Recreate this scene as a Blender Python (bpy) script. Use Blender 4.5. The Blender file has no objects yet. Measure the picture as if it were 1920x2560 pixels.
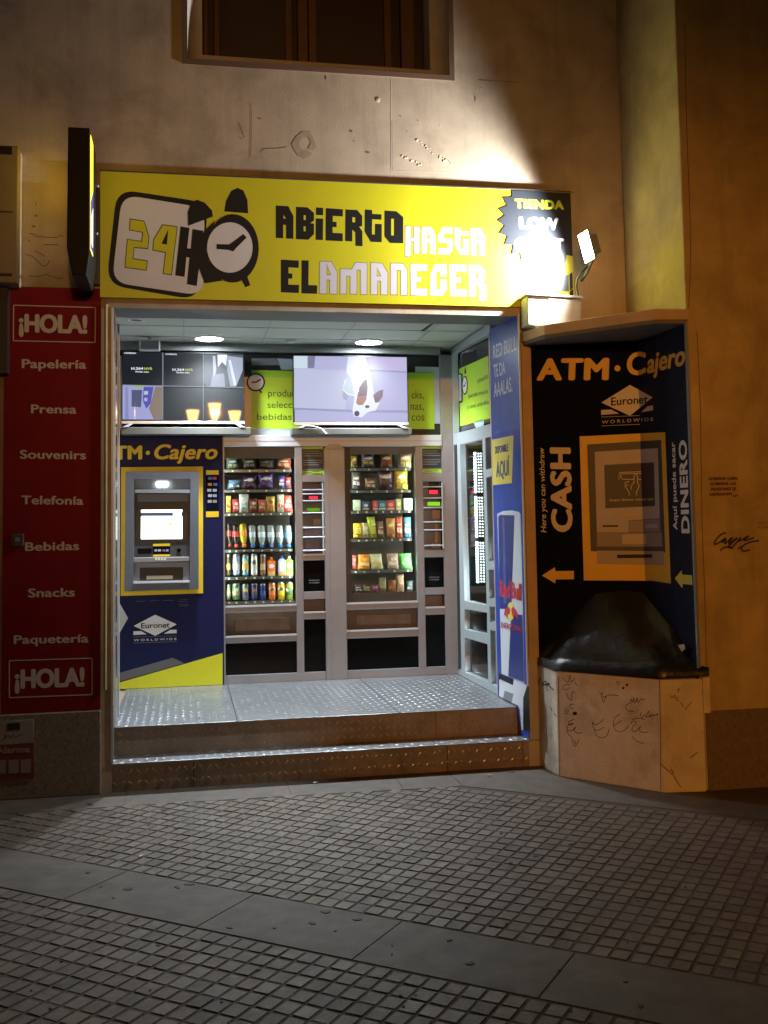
import bpy, bmesh, math, random
from mathutils import Vector, Matrix
from math import sin, cos, pi, radians

random.seed(7)
sc = bpy.context.scene
COL = sc.collection

# ---------------------------------------------------------------- camera
IW, IH = 1920.0, 2560.0
FPX, YAW, PITCH, ROLL, CX, CY = 2596.9, 0.188664, 0.06851, -0.0169106, 955.4, 1132.3
CAM = Vector((0.0, -6.637657, 1.6))
_f = Vector((sin(YAW)*cos(PITCH), cos(YAW)*cos(PITCH), sin(PITCH)))
_r = Vector((cos(YAW), -sin(YAW), 0)); _u = _r.cross(_f)
RT = cos(ROLL)*_r + sin(ROLL)*_u
UP = -sin(ROLL)*_r + cos(ROLL)*_u
cam_d = bpy.data.cameras.new('camera'); cam = bpy.data.objects.new('camera', cam_d); COL.objects.link(cam)
cam.matrix_world = Matrix(((RT.x, UP.x, -_f.x, CAM.x), (RT.y, UP.y, -_f.y, CAM.y), (RT.z, UP.z, -_f.z, CAM.z), (0, 0, 0, 1)))
cam_d.sensor_fit = 'VERTICAL'; cam_d.sensor_height = 36.0; cam_d.lens = FPX/IH*36.0
cam_d.shift_x = (960-CX)/IH; cam_d.shift_y = (CY-1280)/IH
cam_d.clip_end = 500; cam_d.clip_start = 0.05
sc.camera = cam

# ---------------------------------------------------------------- world and light
w = bpy.data.worlds.new('World'); sc.world = w; w.use_nodes = True
bg = w.node_tree.nodes['Background']
bg.inputs['Color'].default_value = (0.55, 0.40, 0.26, 1); bg.inputs['Strength'].default_value = 0.005
sc.view_settings.view_transform = 'Standard'; sc.view_settings.look = 'None'
sc.view_settings.exposure = 0.0; sc.view_settings.gamma = 1.0
sc.cycles.use_denoising = True
sc.cycles.sample_clamp_indirect = 15.0
sc.cycles.max_bounces = 10; sc.cycles.transparent_max_bounces = 12
LAMP_POS = Vector((0.62, -16.0, 4.45))     # the three-lantern street lamp across the square
def spot(name, loc, target, watt, col, size, blend, radius):
    l = bpy.data.lights.new(name, 'SPOT'); l.energy = watt; l.color = col
    l.spot_size = radians(size); l.spot_blend = blend; l.shadow_soft_size = radius
    o = bpy.data.objects.new(name, l); COL.objects.link(o); o.location = loc
    o.rotation_euler = (Vector(target)-Vector(loc)).to_track_quat('-Z', 'Y').to_euler()
    return o
spot('street_lamp_light', (0.75, -15.7, 4.55), (3.9, 0.0, 1.0), 2500, (1.0, 0.37, 0.05), 27, 1.0, 0.05)
spot('street_lamp_glow', (0.75, -15.7, 4.40), (1.0, 0.0, 3.1), 1400, (1.0, 0.46, 0.13), 22, 1.0, 0.05)
S_CEIL, S_FLOOD, S_TV = 90.0, 60.0, 1.0
for lx, ly in ((.195, 1.519), (1.471, 1.56)):      # the two lit downlights of the entrance
    spot('ceiling_light_beam', (lx, ly, 3.055), (lx, ly, 0), 580, (.84, .93, 1.0), 134, 1.0, .098)
spot('floodlight_beam', (2.565, -.305, 3.39), (2.565-.97, -.305+.16, 3.39-.09), 370, (.93, .96, 1.0), 152, .45, .04)

# ---------------------------------------------------------------- projection helpers
def ray(u, v): return (u-CX)/FPX*RT - (v-CY)/FPX*UP + _f
class Plane:
    """a real upright (or flat) surface: origin, two unit axes, normal"""
    def __init__(s, o, a, b):
        s.k = 1.0
        s.o = Vector(o); s.a = Vector(a).normalized(); s.b = Vector(b).normalized(); s.n = s.a.cross(s.b)
    def __call__(s, u, v):
        d = ray(u, v); t = (s.o-CAM).dot(s.n)/d.dot(s.n); p = CAM+t*d-s.o
        return (p.dot(s.a), p.dot(s.b))
    def w(s, a, b, h=0.0): return s.o + a*s.a + b*s.b + h*s.n
def PY(y): return Plane((0, y, 0), (1, 0, 0), (0, 0, 1))          # faces the street (-Y)
def PXm(x): return Plane((x, 0, 0), (0, -1, 0), (0, 0, 1))        # faces left (-X)
GRD = Plane((0, 0, 0), (1, 0, 0), (0, 1, 0))
def crop(x0, y0, s): return lambda x, y: (x0+x*s, y0+y*s)

# ---------------------------------------------------------------- materials
def M(name, col, rough=0.5, metal=0.0, noise=0.0, nscale=6.0, bump=0.0, bscale=60.0, emit=0.0, ecol=None, spec=0.5, dark=None, dscale=2.0, damt=0.0, streak=0.0):
    m = bpy.data.materials.new(name); m.use_nodes = True
    nt = m.node_tree; b = nt.nodes['Principled BSDF']; L = nt.links
    b.inputs['Base Color'].default_value = (*col, 1); b.inputs['Roughness'].default_value = rough
    b.inputs['Metallic'].default_value = metal; b.inputs['Specular IOR Level'].default_value = spec
    if emit: 
        b.inputs['Emission Color'].default_value = (*(ecol or col), 1); b.inputs['Emission Strength'].default_value = emit
    if noise or bump or dark:
        tc = nt.nodes.new('ShaderNodeTexCoord')
    out = None
    if noise:
        n = nt.nodes.new('ShaderNodeTexNoise'); n.inputs['Scale'].default_value = nscale; n.inputs['Detail'].default_value = 6; n.inputs['Roughness'].default_value = .6
        L.new(tc.outputs['Object'], n.inputs['Vector'])
        r = nt.nodes.new('ShaderNodeMapRange'); r.inputs['From Min'].default_value = .3; r.inputs['From Max'].default_value = .7
        r.inputs['To Min'].default_value = 1-noise; r.inputs['To Max'].default_value = 1+noise*.6
        L.new(n.outputs['Fac'], r.inputs['Value'])
        x = nt.nodes.new('ShaderNodeVectorMath'); x.operation = 'SCALE'; x.inputs[0].default_value = col
        L.new(r.outputs[0], x.inputs['Scale']); out = x.outputs[0]
        rr = nt.nodes.new('ShaderNodeMapRange'); rr.inputs['To Min'].default_value = min(1, rough+.12); rr.inputs['To Max'].default_value = max(.02, rough-.12)
        L.new(n.outputs['Fac'], rr.inputs['Value']); L.new(rr.outputs[0], b.inputs['Roughness'])
    if dark:
        n2 = nt.nodes.new('ShaderNodeTexNoise'); n2.inputs['Scale'].default_value = dscale; n2.inputs['Detail'].default_value = 8; n2.inputs['Roughness'].default_value = .65
        n2.inputs['Distortion'].default_value = .6
        L.new(tc.outputs['Object'], n2.inputs['Vector'])
        r2 = nt.nodes.new('ShaderNodeMapRange'); r2.inputs['From Min'].default_value = .5; r2.inputs['From Max'].default_value = .72
        r2.inputs['To Max'].default_value = damt; L.new(n2.outputs['Fac'], r2.inputs['Value'])
        mx = nt.nodes.new('ShaderNodeMix'); mx.data_type = 'RGBA'; L.new(r2.outputs[0], mx.inputs['Factor'])
        if out: L.new(out, mx.inputs['A'])
        else: mx.inputs['A'].default_value = (*col, 1)
        mx.inputs['B'].default_value = (*dark, 1); out = mx.outputs['Result']
    if streak and out:
        mp = nt.nodes.new('ShaderNodeMapping'); mp.inputs['Scale'].default_value = (7, 7, .55); L.new(tc.outputs['Object'], mp.inputs['Vector'])
        n3 = nt.nodes.new('ShaderNodeTexNoise'); n3.inputs['Scale'].default_value = 1.0; n3.inputs['Detail'].default_value = 6; n3.inputs['Roughness'].default_value = .7; L.new(mp.outputs[0], n3.inputs['Vector'])
        r3 = nt.nodes.new('ShaderNodeMapRange'); r3.inputs['From Min'].default_value = .48; r3.inputs['From Max'].default_value = .75; r3.inputs['To Min'].default_value = 1.0; r3.inputs['To Max'].default_value = 1-streak
        L.new(n3.outputs['Fac'], r3.inputs['Value'])
        x3 = nt.nodes.new('ShaderNodeVectorMath'); x3.operation = 'SCALE'; L.new(out, x3.inputs[0]); L.new(r3.outputs[0], x3.inputs['Scale']); out = x3.outputs[0]
    if out: L.new(out, b.inputs['Base Color'])
    if bump:
        nb = nt.nodes.new('ShaderNodeTexNoise'); nb.inputs['Scale'].default_value = bscale; nb.inputs['Detail'].default_value = 5
        L.new(tc.outputs['Object'], nb.inputs['Vector'])
        bp = nt.nodes.new('ShaderNodeBump'); bp.inputs['Strength'].default_value = bump; bp.inputs['Distance'].default_value = .01
        L.new(nb.outputs['Fac'], bp.inputs['Height']); L.new(bp.outputs[0], b.inputs['Normal'])
    return m
def glass_mat(name, tint=(1, 1, 1), refl=1.0):
    m = bpy.data.materials.new(name); m.use_nodes = True; nt = m.node_tree; nt.nodes.clear()
    o = nt.nodes.new('ShaderNodeOutputMaterial'); t = nt.nodes.new('ShaderNodeBsdfTransparent'); t.inputs[0].default_value = (*tint, 1)
    g = nt.nodes.new('ShaderNodeBsdfGlossy'); g.inputs['Roughness'].default_value = .02
    f = nt.nodes.new('ShaderNodeFresnel'); f.inputs[0].default_value = 1.45
    mu = nt.nodes.new('ShaderNodeMath'); mu.operation = 'MULTIPLY'; mu.inputs[1].default_value = refl
    mx = nt.nodes.new('ShaderNodeMixShader')
    ge = nt.nodes.new('ShaderNodeNewGeometry'); iv = nt.nodes.new('ShaderNodeMath'); iv.operation = 'SUBTRACT'; iv.inputs[0].default_value = 1
    m2 = nt.nodes.new('ShaderNodeMath'); m2.operation = 'MULTIPLY'
    nt.links.new(ge.outputs['Backfacing'], iv.inputs[1]); nt.links.new(f.outputs[0], mu.inputs[0])
    nt.links.new(mu.outputs[0], m2.inputs[0]); nt.links.new(iv.outputs[0], m2.inputs[1]); nt.links.new(m2.outputs[0], mx.inputs[0])
    nt.links.new(t.outputs[0], mx.inputs[1]); nt.links.new(g.outputs[0], mx.inputs[2]); nt.links.new(mx.outputs[0], o.inputs[0])
    return m
def emis(name, col, s):
    m = bpy.data.materials.new(name); m.use_nodes = True; nt = m.node_tree; b = nt.nodes['Principled BSDF']
    b.inputs['Base Color'].default_value = (0.012, 0.012, 0.012, 1); b.inputs['Specular IOR Level'].default_value = .28; b.inputs['Roughness'].default_value = .02
    b.inputs['Emission Color'].default_value = (*col, 1); b.inputs['Emission Strength'].default_value = s
    return m

PLASTER = M('plaster', (0.50, 0.40, 0.28), .9, noise=.22, nscale=2.6, bump=.16, bscale=110, dark=(.24, .18, .12), dscale=1.5, damt=.75, streak=.2)
PLASTER_R = M('plaster_right', (0.46, 0.34, 0.16), .9, noise=.24, nscale=3.2, bump=.2, bscale=90, dark=(.22, .15, .07), dscale=1.6, damt=.6, streak=.2)
BASEPL = M('kiosk_plaster', (0.63, 0.54, 0.43), .85, noise=.13, nscale=6, bump=.25, bscale=90, dark=(.26, .19, .12), dscale=4, damt=.55, streak=.18)
GRANITE = M('granite', (0.22, 0.17, 0.12), .6, noise=.45, nscale=70, bump=.1, bscale=120)
GRANITE_D = M('dark_plinth', (0.15, 0.105, 0.07), .7, noise=.3, nscale=40, bump=.1)
YELLOW = M('sign_yellow', (0.64, 0.60, 0.012), .45, noise=.05, nscale=3, dark=(.5, .43, .02), dscale=3, damt=.25)
YELLOW2 = M('atm_yellow', (0.78, 0.52, 0.02), .4, noise=.05)
ORANGE_Y = M('kiosk_yellow', (0.74, 0.43, 0.025), .5, noise=.06)
BLACKP = M('black_print', (0.010, 0.011, 0.012), .55, spec=.25)
WHITEP = M('white_print', (0.72, 0.70, 0.70), .5, noise=.03)
LILACP = M('pale_print', (0.66, 0.64, 0.70), .5, noise=.03)
RED = M('sign_red', (0.22, 0.006, 0.007), .6, noise=.14, nscale=5, spec=.15)
CREAMP = M('cream_print', (0.62, 0.50, 0.36), .6)
ALU = M('aluminium', (0.28, 0.298, 0.325), .42, metal=.55, noise=.06, nscale=10)
ALU_B = M('bright_aluminium', (0.55, 0.58, 0.63), .45, metal=.3)
STEEL = M('stainless_steel', (0.62, 0.64, 0.68), .12, metal=1.0)
CHECK = M('checker_plate', (0.33, 0.34, 0.355), .37, metal=.85, noise=.28, nscale=5, bump=.05, bscale=80)
RIS2 = M('riser_lozenge_lit', (0.46, 0.38, 0.28), .3, metal=.8, noise=.15)  # raised pattern, with the warm lamp tint in its colour
RISER = M('riser_plate_lit', (0.34, 0.27, 0.20), .45, metal=.35, noise=.25, nscale=6, dark=(.1, .07, .05), dscale=3, damt=.6)
BLUE = M('navy_panel', (0.006, 0.009, 0.052), .5, noise=.08, spec=.2)
BLUE_D = M('dark_navy_panel', (0.004, 0.006, 0.017), .7, noise=.1, spec=.03)
BLUE_R = M('royal_blue', (0.018, 0.062, 0.36), .35, noise=.05, spec=.35)
BLUE_CAN = M('can_blue', (0.02, 0.035, 0.19), .35)
SILV = M('can_silver', (0.55, 0.58, 0.62), .4)
GREYM = M('machine_grey', (0.20, 0.21, 0.23), .45, noise=.1)
DGREY = M('dark_grey', (0.05, 0.05, 0.055), .5, noise=.1)
BLACK = M('black', (0.012, 0.012, 0.012), .4)
BLACKG = M('black_gloss', (0.004, 0.005, 0.005), .2, spec=.12)
LIME = M('lime_vinyl', (0.42, 0.66, 0.035), .4, noise=.03)
PALEB = M('pale_blue_vinyl', (0.42, 0.52, 0.56), .4)
BROWNW = M('window_wood', (0.16, 0.075, 0.03), .5, noise=.2, nscale=14)
BROWND = M('window_dark_wood', (0.05, 0.028, 0.014), .5, noise=.2)
TRIM = M('window_trim', (0.55, 0.47, 0.38), .8, noise=.12, bump=.15)
TRIMD = M('trim_line', (0.14, 0.08, 0.045), .8)
CEILM = M('ceiling_tile', (0.46, 0.48, 0.44), .85, noise=.07, nscale=5)
TAR = M('black_cover', (0.014, 0.015, 0.018), .34, noise=.2, nscale=9, bump=.45, bscale=22)
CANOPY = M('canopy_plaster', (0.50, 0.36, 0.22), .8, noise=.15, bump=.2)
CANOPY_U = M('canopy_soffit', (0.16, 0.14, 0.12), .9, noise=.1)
BOXM = M('box_white_paint', (0.38, 0.37, 0.34), .6, noise=.12, nscale=9, dark=(.35, .31, .25), dscale=6, damt=.4)
TILE = M('paving_tile', (0.108, 0.082, 0.059), .55, noise=.4, nscale=13, bump=.4, bscale=160, dark=(.05, .045, .04), dscale=1.6, damt=.6)
SMOOTH = M('paving_smooth', (0.088, 0.068, 0.050), .6, noise=.28, nscale=9, bump=.4, bscale=260, dark=(.06, .052, .046), dscale=3.2, damt=.55)
MORTAR = M('paving_joint', (0.074, 0.048, 0.028), .9, noise=.3, nscale=30)
INK = M('marker_ink', (0.03, 0.022, 0.018), .6)
LINEM = M('crack', (0.16, 0.12, 0.085), .95)
LITM = M('plaster_ridge', (0.60, 0.54, 0.47), .9)
STAIN = M('plaster_stain', (0.38, 0.30, 0.21), .95, noise=.2, nscale=20)
GLASS = glass_mat('clear_glass'); GLASS_D = glass_mat('glass_smoky', (.75, .75, .75))
MACH_IN = M('machine_interior', (0.10, 0.085, 0.065), .6, noise=.2)
GREYBAND = M('grey_band', (0.10, 0.10, 0.09), .5)
PAPER = M('paper_notice', (0.42, 0.27, 0.12), .8, noise=.1)

# ---------------------------------------------------------------- object helpers
ORG = {}
def put(o, label=None, cat=None, group=None, kind=None):
    if label: o['label'] = label
    if cat: o['category'] = cat
    if group: o['group'] = group
    if kind: o['kind'] = kind
    return o
def thing(name, loc, label, cat, group=None):
    o = bpy.data.objects.new(name, None); COL.objects.link(o); o.location = loc; o.empty_display_size = .1
    ORG[o] = Vector(loc); return put(o, label, cat, group)
def link(name, me, parent=None, org=None):
    """mesh vertices are in world space; moved to the origin of the thing"""
    base = ORG[parent] if parent else Vector(org or (0, 0, 0))
    me.transform(Matrix.Translation(-base))
    o = bpy.data.objects.new(name, me); COL.objects.link(o)
    if parent: o.parent = parent
    else: o.location = base
    ORG[o] = base
    return o
class MB:
    def __init__(s): s.v = []; s.f = []; s.sm = []
    def add(s, vs, fs, smooth=False):
        k = len(s.v); s.v += [tuple(p) for p in vs]; s.f += [tuple(i+k for i in f) for f in fs]; s.sm += [smooth]*len(fs); return s
    def box(s, x0, x1, y0, y1, z0, z1):
        return s.add([(x0, y0, z0), (x1, y0, z0), (x1, y1, z0), (x0, y1, z0), (x0, y0, z1), (x1, y0, z1), (x1, y1, z1), (x0, y1, z1)],
                     [(0, 3, 2, 1), (4, 5, 6, 7), (0, 1, 5, 4), (1, 2, 6, 5), (2, 3, 7, 6), (3, 0, 4, 7)])
    def prism(s, poly, z0, z1):          # plan outline (counter-clockwise), vertical extrusion
        n = len(poly)
        return s.add([(x, y, z0) for x, y in poly]+[(x, y, z1) for x, y in poly],
                     [tuple(range(n-1, -1, -1)), tuple(range(n, 2*n))]+[(i, (i+1) % n, n+(i+1) % n, n+i) for i in range(n)])
    def slab(s, P, q, h0, h1):           # quad/polygon on a plane, from height h0 to h1 along its normal
        n = len(q)
        ar = sum(q[i][0]*q[(i+1) % n][1]-q[(i+1) % n][0]*q[i][1] for i in range(n))
        if ar < 0: q = q[::-1]
        return s.add([P.w(a, b, h0) for a, b in q]+[P.w(a, b, h1) for a, b in q],
                     [tuple(range(n-1, -1, -1)), tuple(range(n, 2*n))]+[(i, (i+1) % n, n+(i+1) % n, n+i) for i in range(n)])
    def tube(s, pts, r, n=8):
        pts = [Vector(p) for p in pts]; rings = []
        for i, p in enumerate(pts):
            d = (pts[min(i+1, len(pts)-1)]-pts[max(i-1, 0)]).normalized()
            a = d.orthogonal().normalized() if i == 0 else (pa - d*pa.dot(d)).normalized()
            pa = a; b = d.cross(a); rr = r[i] if isinstance(r, (list, tuple)) else r
            rings.append([p+rr*(cos(2*pi*k/n)*a+sin(2*pi*k/n)*b) for k in range(n)])
        vs = [q for R_ in rings for q in R_]; fs = []
        for i in range(len(pts)-1):
            for k in range(n): fs.append((i*n+k, i*n+(k+1) % n, (i+1)*n+(k+1) % n, (i+1)*n+k))
        s.add(vs, fs, True); s.add(rings[0], [tuple(range(n-1, -1, -1))]); s.add(rings[-1], [tuple(range(n))]); return s
    def lathe(s, c, prof, axis=(0, 0, 1), n=20):     # profile: (radius, along)
        ax = Vector(axis).normalized(); a = ax.orthogonal().normalized(); b = ax.cross(a); c = Vector(c); vs = []
        for r, h in prof:
            for k in range(n): vs.append(c+ax*h+max(r, 1e-5)*(cos(2*pi*k/n)*a+sin(2*pi*k/n)*b))
        fs = []
        for i in range(len(prof)-1):
            for k in range(n): fs.append((i*n+k, i*n+(k+1) % n, (i+1)*n+(k+1) % n, (i+1)*n+k))
        return s.add(vs, fs, True)
    def mesh(s, name, mat):
        me = bpy.data.meshes.new(name); me.from_pydata(s.v, [], s.f); me.update()
        me.polygons.foreach_set('use_smooth', s.sm)
        me.materials.append(mat); return me
    def build(s, name, mat, parent=None, org=None, bevel=0, label=None):
        o = link(name, s.mesh(name, mat), parent, org)
        if bevel:
            md = o.modifiers.new('bevel', 'BEVEL'); md.width = bevel; md.segments = 2; md.limit_method = 'ANGLE'
        if label: o['label'] = label
        return o
def area(q): return sum(q[i][0]*q[(i+1) % len(q)][1]-q[(i+1) % len(q)][0]*q[i][1] for i in range(len(q)))
def fill_mesh(loops, P, h, th):
    """flat shape with holes on plane P, thickness th, back at height h"""
    if th < .002: h, th = h*P.k, th*P.k
    cu = bpy.data.curves.new('tmp', 'CURVE'); cu.dimensions = '2D'; cu.fill_mode = 'BOTH'; cu.extrude = th/2
    for lp in loops:
        sp = cu.splines.new('POLY'); sp.points.add(len(lp)-1); sp.use_cyclic_u = True
        for p, (a, b) in zip(sp.points, lp): p.co = (a, b, 0, 1)
    ob = bpy.data.objects.new('tmp', cu); COL.objects.link(ob)
    dg = bpy.context.evaluated_depsgraph_get(); dg.update()
    me = bpy.data.meshes.new_from_object(ob.evaluated_get(dg))
    bpy.data.objects.remove(ob); bpy.data.curves.remove(cu)
    o, a, b, n = P.o+P.n*(h+th/2), P.a, P.b, P.n
    me.transform(Matrix(((a.x, b.x, n.x, o.x), (a.y, b.y, n.y, o.y), (a.z, b.z, n.z, o.z), (0, 0, 0, 1))))
    return me
def shape(name, P, loops, mat, parent=None, h=.001, th=.001, org=None):
    me = fill_mesh(loops, P, h, th); me.materials.clear(); me.materials.append(mat)
    return link(name, me, parent, org)
def join_meshes(mes):
    bm = bmesh.new()
    for m in mes: bm.from_mesh(m); bpy.data.meshes.remove(m)
    me = bpy.data.meshes.new('joined'); bm.to_mesh(me); bm.free(); return me
def shapes(name, P, groups, mat, parent=None, h=.001, th=.001, org=None):
    me = join_meshes([fill_mesh(g, P, h, th) for g in groups]); me.materials.append(mat)
    return link(name, me, parent, org)
def pl(P, pts): return [P(*p) for p in pts]
def px_shape(name, P, loops, mat, parent=None, h=.001, th=.001): return shape(name, P, [pl(P, l) for l in loops], mat, parent, h, th)
def circ(c, r, n=28, ry=None): return [(c[0]+r*cos(2*pi*k/n), c[1]+(ry or r)*sin(2*pi*k/n)) for k in range(n)]
def text_local(s, bold=0.0, shear=0.0, space=1.0):
    """text as a mesh with x in 0..1 over the ink width, y 0..1 from baseline to cap top, z 0..1 thickness; bold = stacked shifted copies"""
    off = 0.0; cu = bpy.data.curves.new('tmp', 'FONT'); cu.body = s; cu.offset = off; cu.shear = shear
    cu.space_character = space*(1+1.6*max(0, bold-.012)); cu.size = 1; cu.extrude = .5; cu.resolution_u = 4
    ob = bpy.data.objects.new('tmp', cu); COL.objects.link(ob)
    dg = bpy.context.evaluated_depsgraph_get(); dg.update()
    me = bpy.data.meshes.new_from_object(ob.evaluated_get(dg)); bpy.data.objects.remove(ob); bpy.data.curves.remove(cu)
    e = bold-off; mes = [me]
    if e > .004:
        for k, (dx, dy) in enumerate(((-1, 0), (1, 0), (0, -.7), (0, .7), (-.7, -.5), (.7, .5), (-.7, .5), (.7, -.5))):
            m2 = me.copy(); m2.transform(Matrix.Translation((dx*e, dy*e, -.05*(k+1)))); mes.append(m2)
    me = join_meshes(mes) if len(mes) > 1 else me
    xs = [v.co.x for v in me.vertices]; x0, x1 = min(xs), max(xs); cap = .727+off+e*1.4
    for v in me.vertices: v.co = ((v.co.x-x0)/(x1-x0), (v.co.y+off*.5+e*.7)/cap, v.co.z+.5)
    return me
def text_mesh(s, P, bl, br, tl, h=.0015, th=.001, bold=0.0, shear=0.0, space=1.0):
    """bl, br: baseline ends of the ink; tl: cap top above bl (plane coordinates)"""
    me = text_local(s, bold, shear, space); A = Vector(br)-Vector(bl); B = Vector(tl)-Vector(bl)
    for v in me.vertices:
        p = Vector(bl)+v.co.x*A+v.co.y*B; v.co = P.w(p.x, p.y, (h+v.co.z*th)*P.k)
    me.update(); return me
def text(name, s, P, bl, br, tl, mat, parent, **k):
    me = text_mesh(s, P, P(*bl), P(*br), P(*tl), **k); me.materials.clear(); me.materials.append(mat)
    return link(name, me, parent)
def texts(name, items, mat, parent, **k):
    ms = []
    for it in items:
        s, P, bl, br, tl = it[:5]; kk = dict(k); kk.update(it[5] if len(it) > 5 else {})
        ms.append(text_mesh(s, P, P(*bl), P(*br), P(*tl), **kk))
    me = join_meshes(ms); me.materials.append(mat); return link(name, me, parent)
def stroke_mb(mb, P, pts, wd, h=.0012):
    """flat marker stroke on a plane (plane coordinates)"""
    V = [Vector(p) for p in pts]; lo = []; hi = []
    for i, p in enumerate(V):
        d = V[min(i+1, len(V)-1)]-V[max(i-1, 0)]
        if d.length < 1e-6: d = Vector((1, 0))
        d.normalize(); n = Vector((-d.y, d.x))*wd/2; lo.append(p-n); hi.append(p+n)
    vs = [P.w(q.x, q.y, h) for q in lo]+[P.w(q.x, q.y, h) for q in hi]; k = len(V)
    mb.add(vs, [(i, i+1, k+i+1, k+i) for i in range(k-1)]); return mb
def curve_pts(pts, n=6):
    """smooth polyline through points (Catmull-Rom)"""
    if len(pts) < 3: return pts
    p = [pts[0]]+list(pts)+[pts[-1]]; out = []
    for i in range(1, len(p)-2):
        for k in range(n):
            t = k/n; a, b, c, d = (Vector(p[i-1]), Vector(p[i]), Vector(p[i+1]), Vector(p[i+2]))
            q = .5*((2*b)+(c-a)*t+(2*a-5*b+4*c-d)*t*t+(3*b-a-3*c+d)*t*t*t); out.append((q.x, q.y))
    return out+[tuple(pts[-1])]
def strokes(name, P, lines, wd, mat, parent=None, h=.0012, smooth=True, org=None):
    mb = MB()
    for l in lines:
        q = pl(P, l); stroke_mb(mb, P, curve_pts(q) if smooth else q, wd, h)
    return mb.build(name, mat, parent, org)
def clip_u(poly, f, keep):        # clip pixel polygon against a crease u = f(v)
    out = []
    for i in range(len(poly)):
        a, b = poly[i], poly[(i+1) % len(poly)]
        da, db = (a[0]-f(a[1]))*keep, (b[0]-f(b[1]))*keep
        if da >= 0: out.append(a)
        if da*db < 0:
            t = da/(da-db); out.append((a[0]+(b[0]-a[0])*t, a[1]+(b[1]-a[1])*t))
    return out

exec_parts = []
# ================================================================ SETTING: ground
g = MB(); g.add([(-60, -60, -.0032), (60, -60, -.0032), (60, 20, -.0032), (-60, 20, -.0032)], [(0, 1, 2, 3)])
put(g.build('ground', MORTAR), kind='structure')
E1 = Vector((cos(radians(-38.6)), sin(radians(-38.6)))); E2 = Vector((cos(radians(52.6)), sin(radians(52.6))))
PA, PB = .0735, .0925
band_c = [-1.346, -1.762]                        # smooth band between these offsets along E2-ish normal
NRM = Vector((-E1.y, E1.x))
def in_tiles(p):
    d = p.dot(NRM)
    if band_c[1]-.004 < d < band_c[0]+.004: return False
    front = -.33-.03*max(0, p.x)
    if p.y > front: return False
    if p.x > 1.55 and (p-Vector((1.68, -.40))).dot(NRM) > 0: return False
    return True
tl = MB()
for i in range(-70, 75):
    for j in range(-70, 75):
        # rows aligned so that a joint coincides with both band edges
        base = NRM*0
        d0 = band_c[0]+.006 if j >= 0 else band_c[1]-.006
        dj = d0+(j*PB if j >= 0 else (j+1)*PB-PB)
        c = E1*(i*PA)+NRM*dj
        sh = (E2-NRM*E2.dot(NRM)).length
        ctr = c+E1*PA/2+NRM*PB/2
        if not (-2.6 < ctr.x < 4.2 and -4.6 < ctr.y < -.2): continue
        if not in_tiles(ctr): continue
        z = random.uniform(-.0012, .0012); tx = random.uniform(-.0009, .0009); ty = random.uniform(-.0009, .0009)
        q = []
        gx, gy = .0045+random.uniform(0, .002), .0055+random.uniform(0, .002)
        for (a, b) in ((gx, gy), (PA-gx, gy), (PA-gx, PB-gy), (gx, PB-gy)):
            q.append(c+E1*a+NRM*b)
        cc = sum(q, Vector((0, 0)))/4
        lo = [(p.x, p.y, -.008) for p in q]
        hi = []
        for k, p in enumerate(q):
            pp = cc+(p-cc)*.95; hi.append((pp.x, pp.y, z+(tx if k in (0, 3) else -tx)+(ty if k < 2 else -ty)))
        tl.add(lo+hi, [(4, 5, 6, 7)]+[(m, (m+1) % 4, 4+(m+1) % 4, 4+m) for m in range(4)])
pv = put(tl.build('pavement', TILE), kind='structure')
pv.data.materials.append(M('paving_tile_light', (0.122, 0.095, 0.070), .5, noise=.3, nscale=15, bump=.35, bscale=160))
pv.data.materials.append(M('paving_tile_dirty', (0.078, 0.063, 0.050), .6, noise=.4, nscale=15, bump=.35, bscale=160))
for k_ in range(0, len(pv.data.polygons), 5):
    m_ = random.choices((0, 1, 2), (.72, .20, .08))[0]
    for q_ in range(k_, k_+5): pv.data.polygons[q_].material_index = m_
bd = MB()
for k in range(-6, 7):                           # slabs of the diagonal smooth band
    t0, t1 = 2.173-.72+k*.72+.003, 2.173+k*.72-.003
    q = [E1*t0+NRM*(band_c[1]+.004), E1*t1+NRM*(band_c[1]+.004), E1*t1+NRM*(band_c[0]-.004), E1*t0+NRM*(band_c[0]-.004)]
    z = random.uniform(-.001, .001)
    bd.prism([(p.x, p.y) for p in q], -.02, z)
put(bd.build('paving_band', SMOOTH), kind='structure')
st = MB()
fr = lambda x: -.328-.03*max(0, x)
xs = [-4.2, -1.9, -1.1, -.35, .62, 1.30, 1.66]
for a, b in zip(xs, xs[1:]): st.prism([(a+.0015, fr(a)), (b-.0015, fr(b)), (b-.0015, .5), (a+.0015, .5)], -.02, random.uniform(-.001, .0005))
p0 = Vector((1.66, fr(1.66)))
q1 = p0+E1*1.75
st.prism([(1.663, fr(1.66)), (q1.x, q1.y), (8, q1.y-1.6), (8, .5), (1.663, .5)], -.02, 0)
put(st.build('pavement_edge', SMOOTH), kind='structure')
sp_ = MB()
KGa, KGb = crop(0, 1940, .57866), crop(960, 1900, .57866)
GS = [(KGa, 555, 490, 18, 6), (KGa, 765, 482, 12, 5), (KGa, 820, 470, 18, 5), (KGa, 1408, 588, 18, 8), (KGa, 1348, 637, 15, 7), (KGa, 990, 656, 12, 5), (KGa, 1545, 622, 16, 5), (KGb, 373, 880, 18, 8), (KGb, 285, 780, 12, 4), (KGb, 545, 50, 16, 4), (KGa, 390, 122, 14, 4), (KGb, 1110, 1065, 14, 6), (KGb, 695, 640, 9, 7)]
for i_ in range(46): GS.append((crop(0, 0, 1), random.uniform(40, 1880), random.uniform(2010, 2540), random.uniform(2, 6), random.uniform(1.2, 2.6)))
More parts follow.
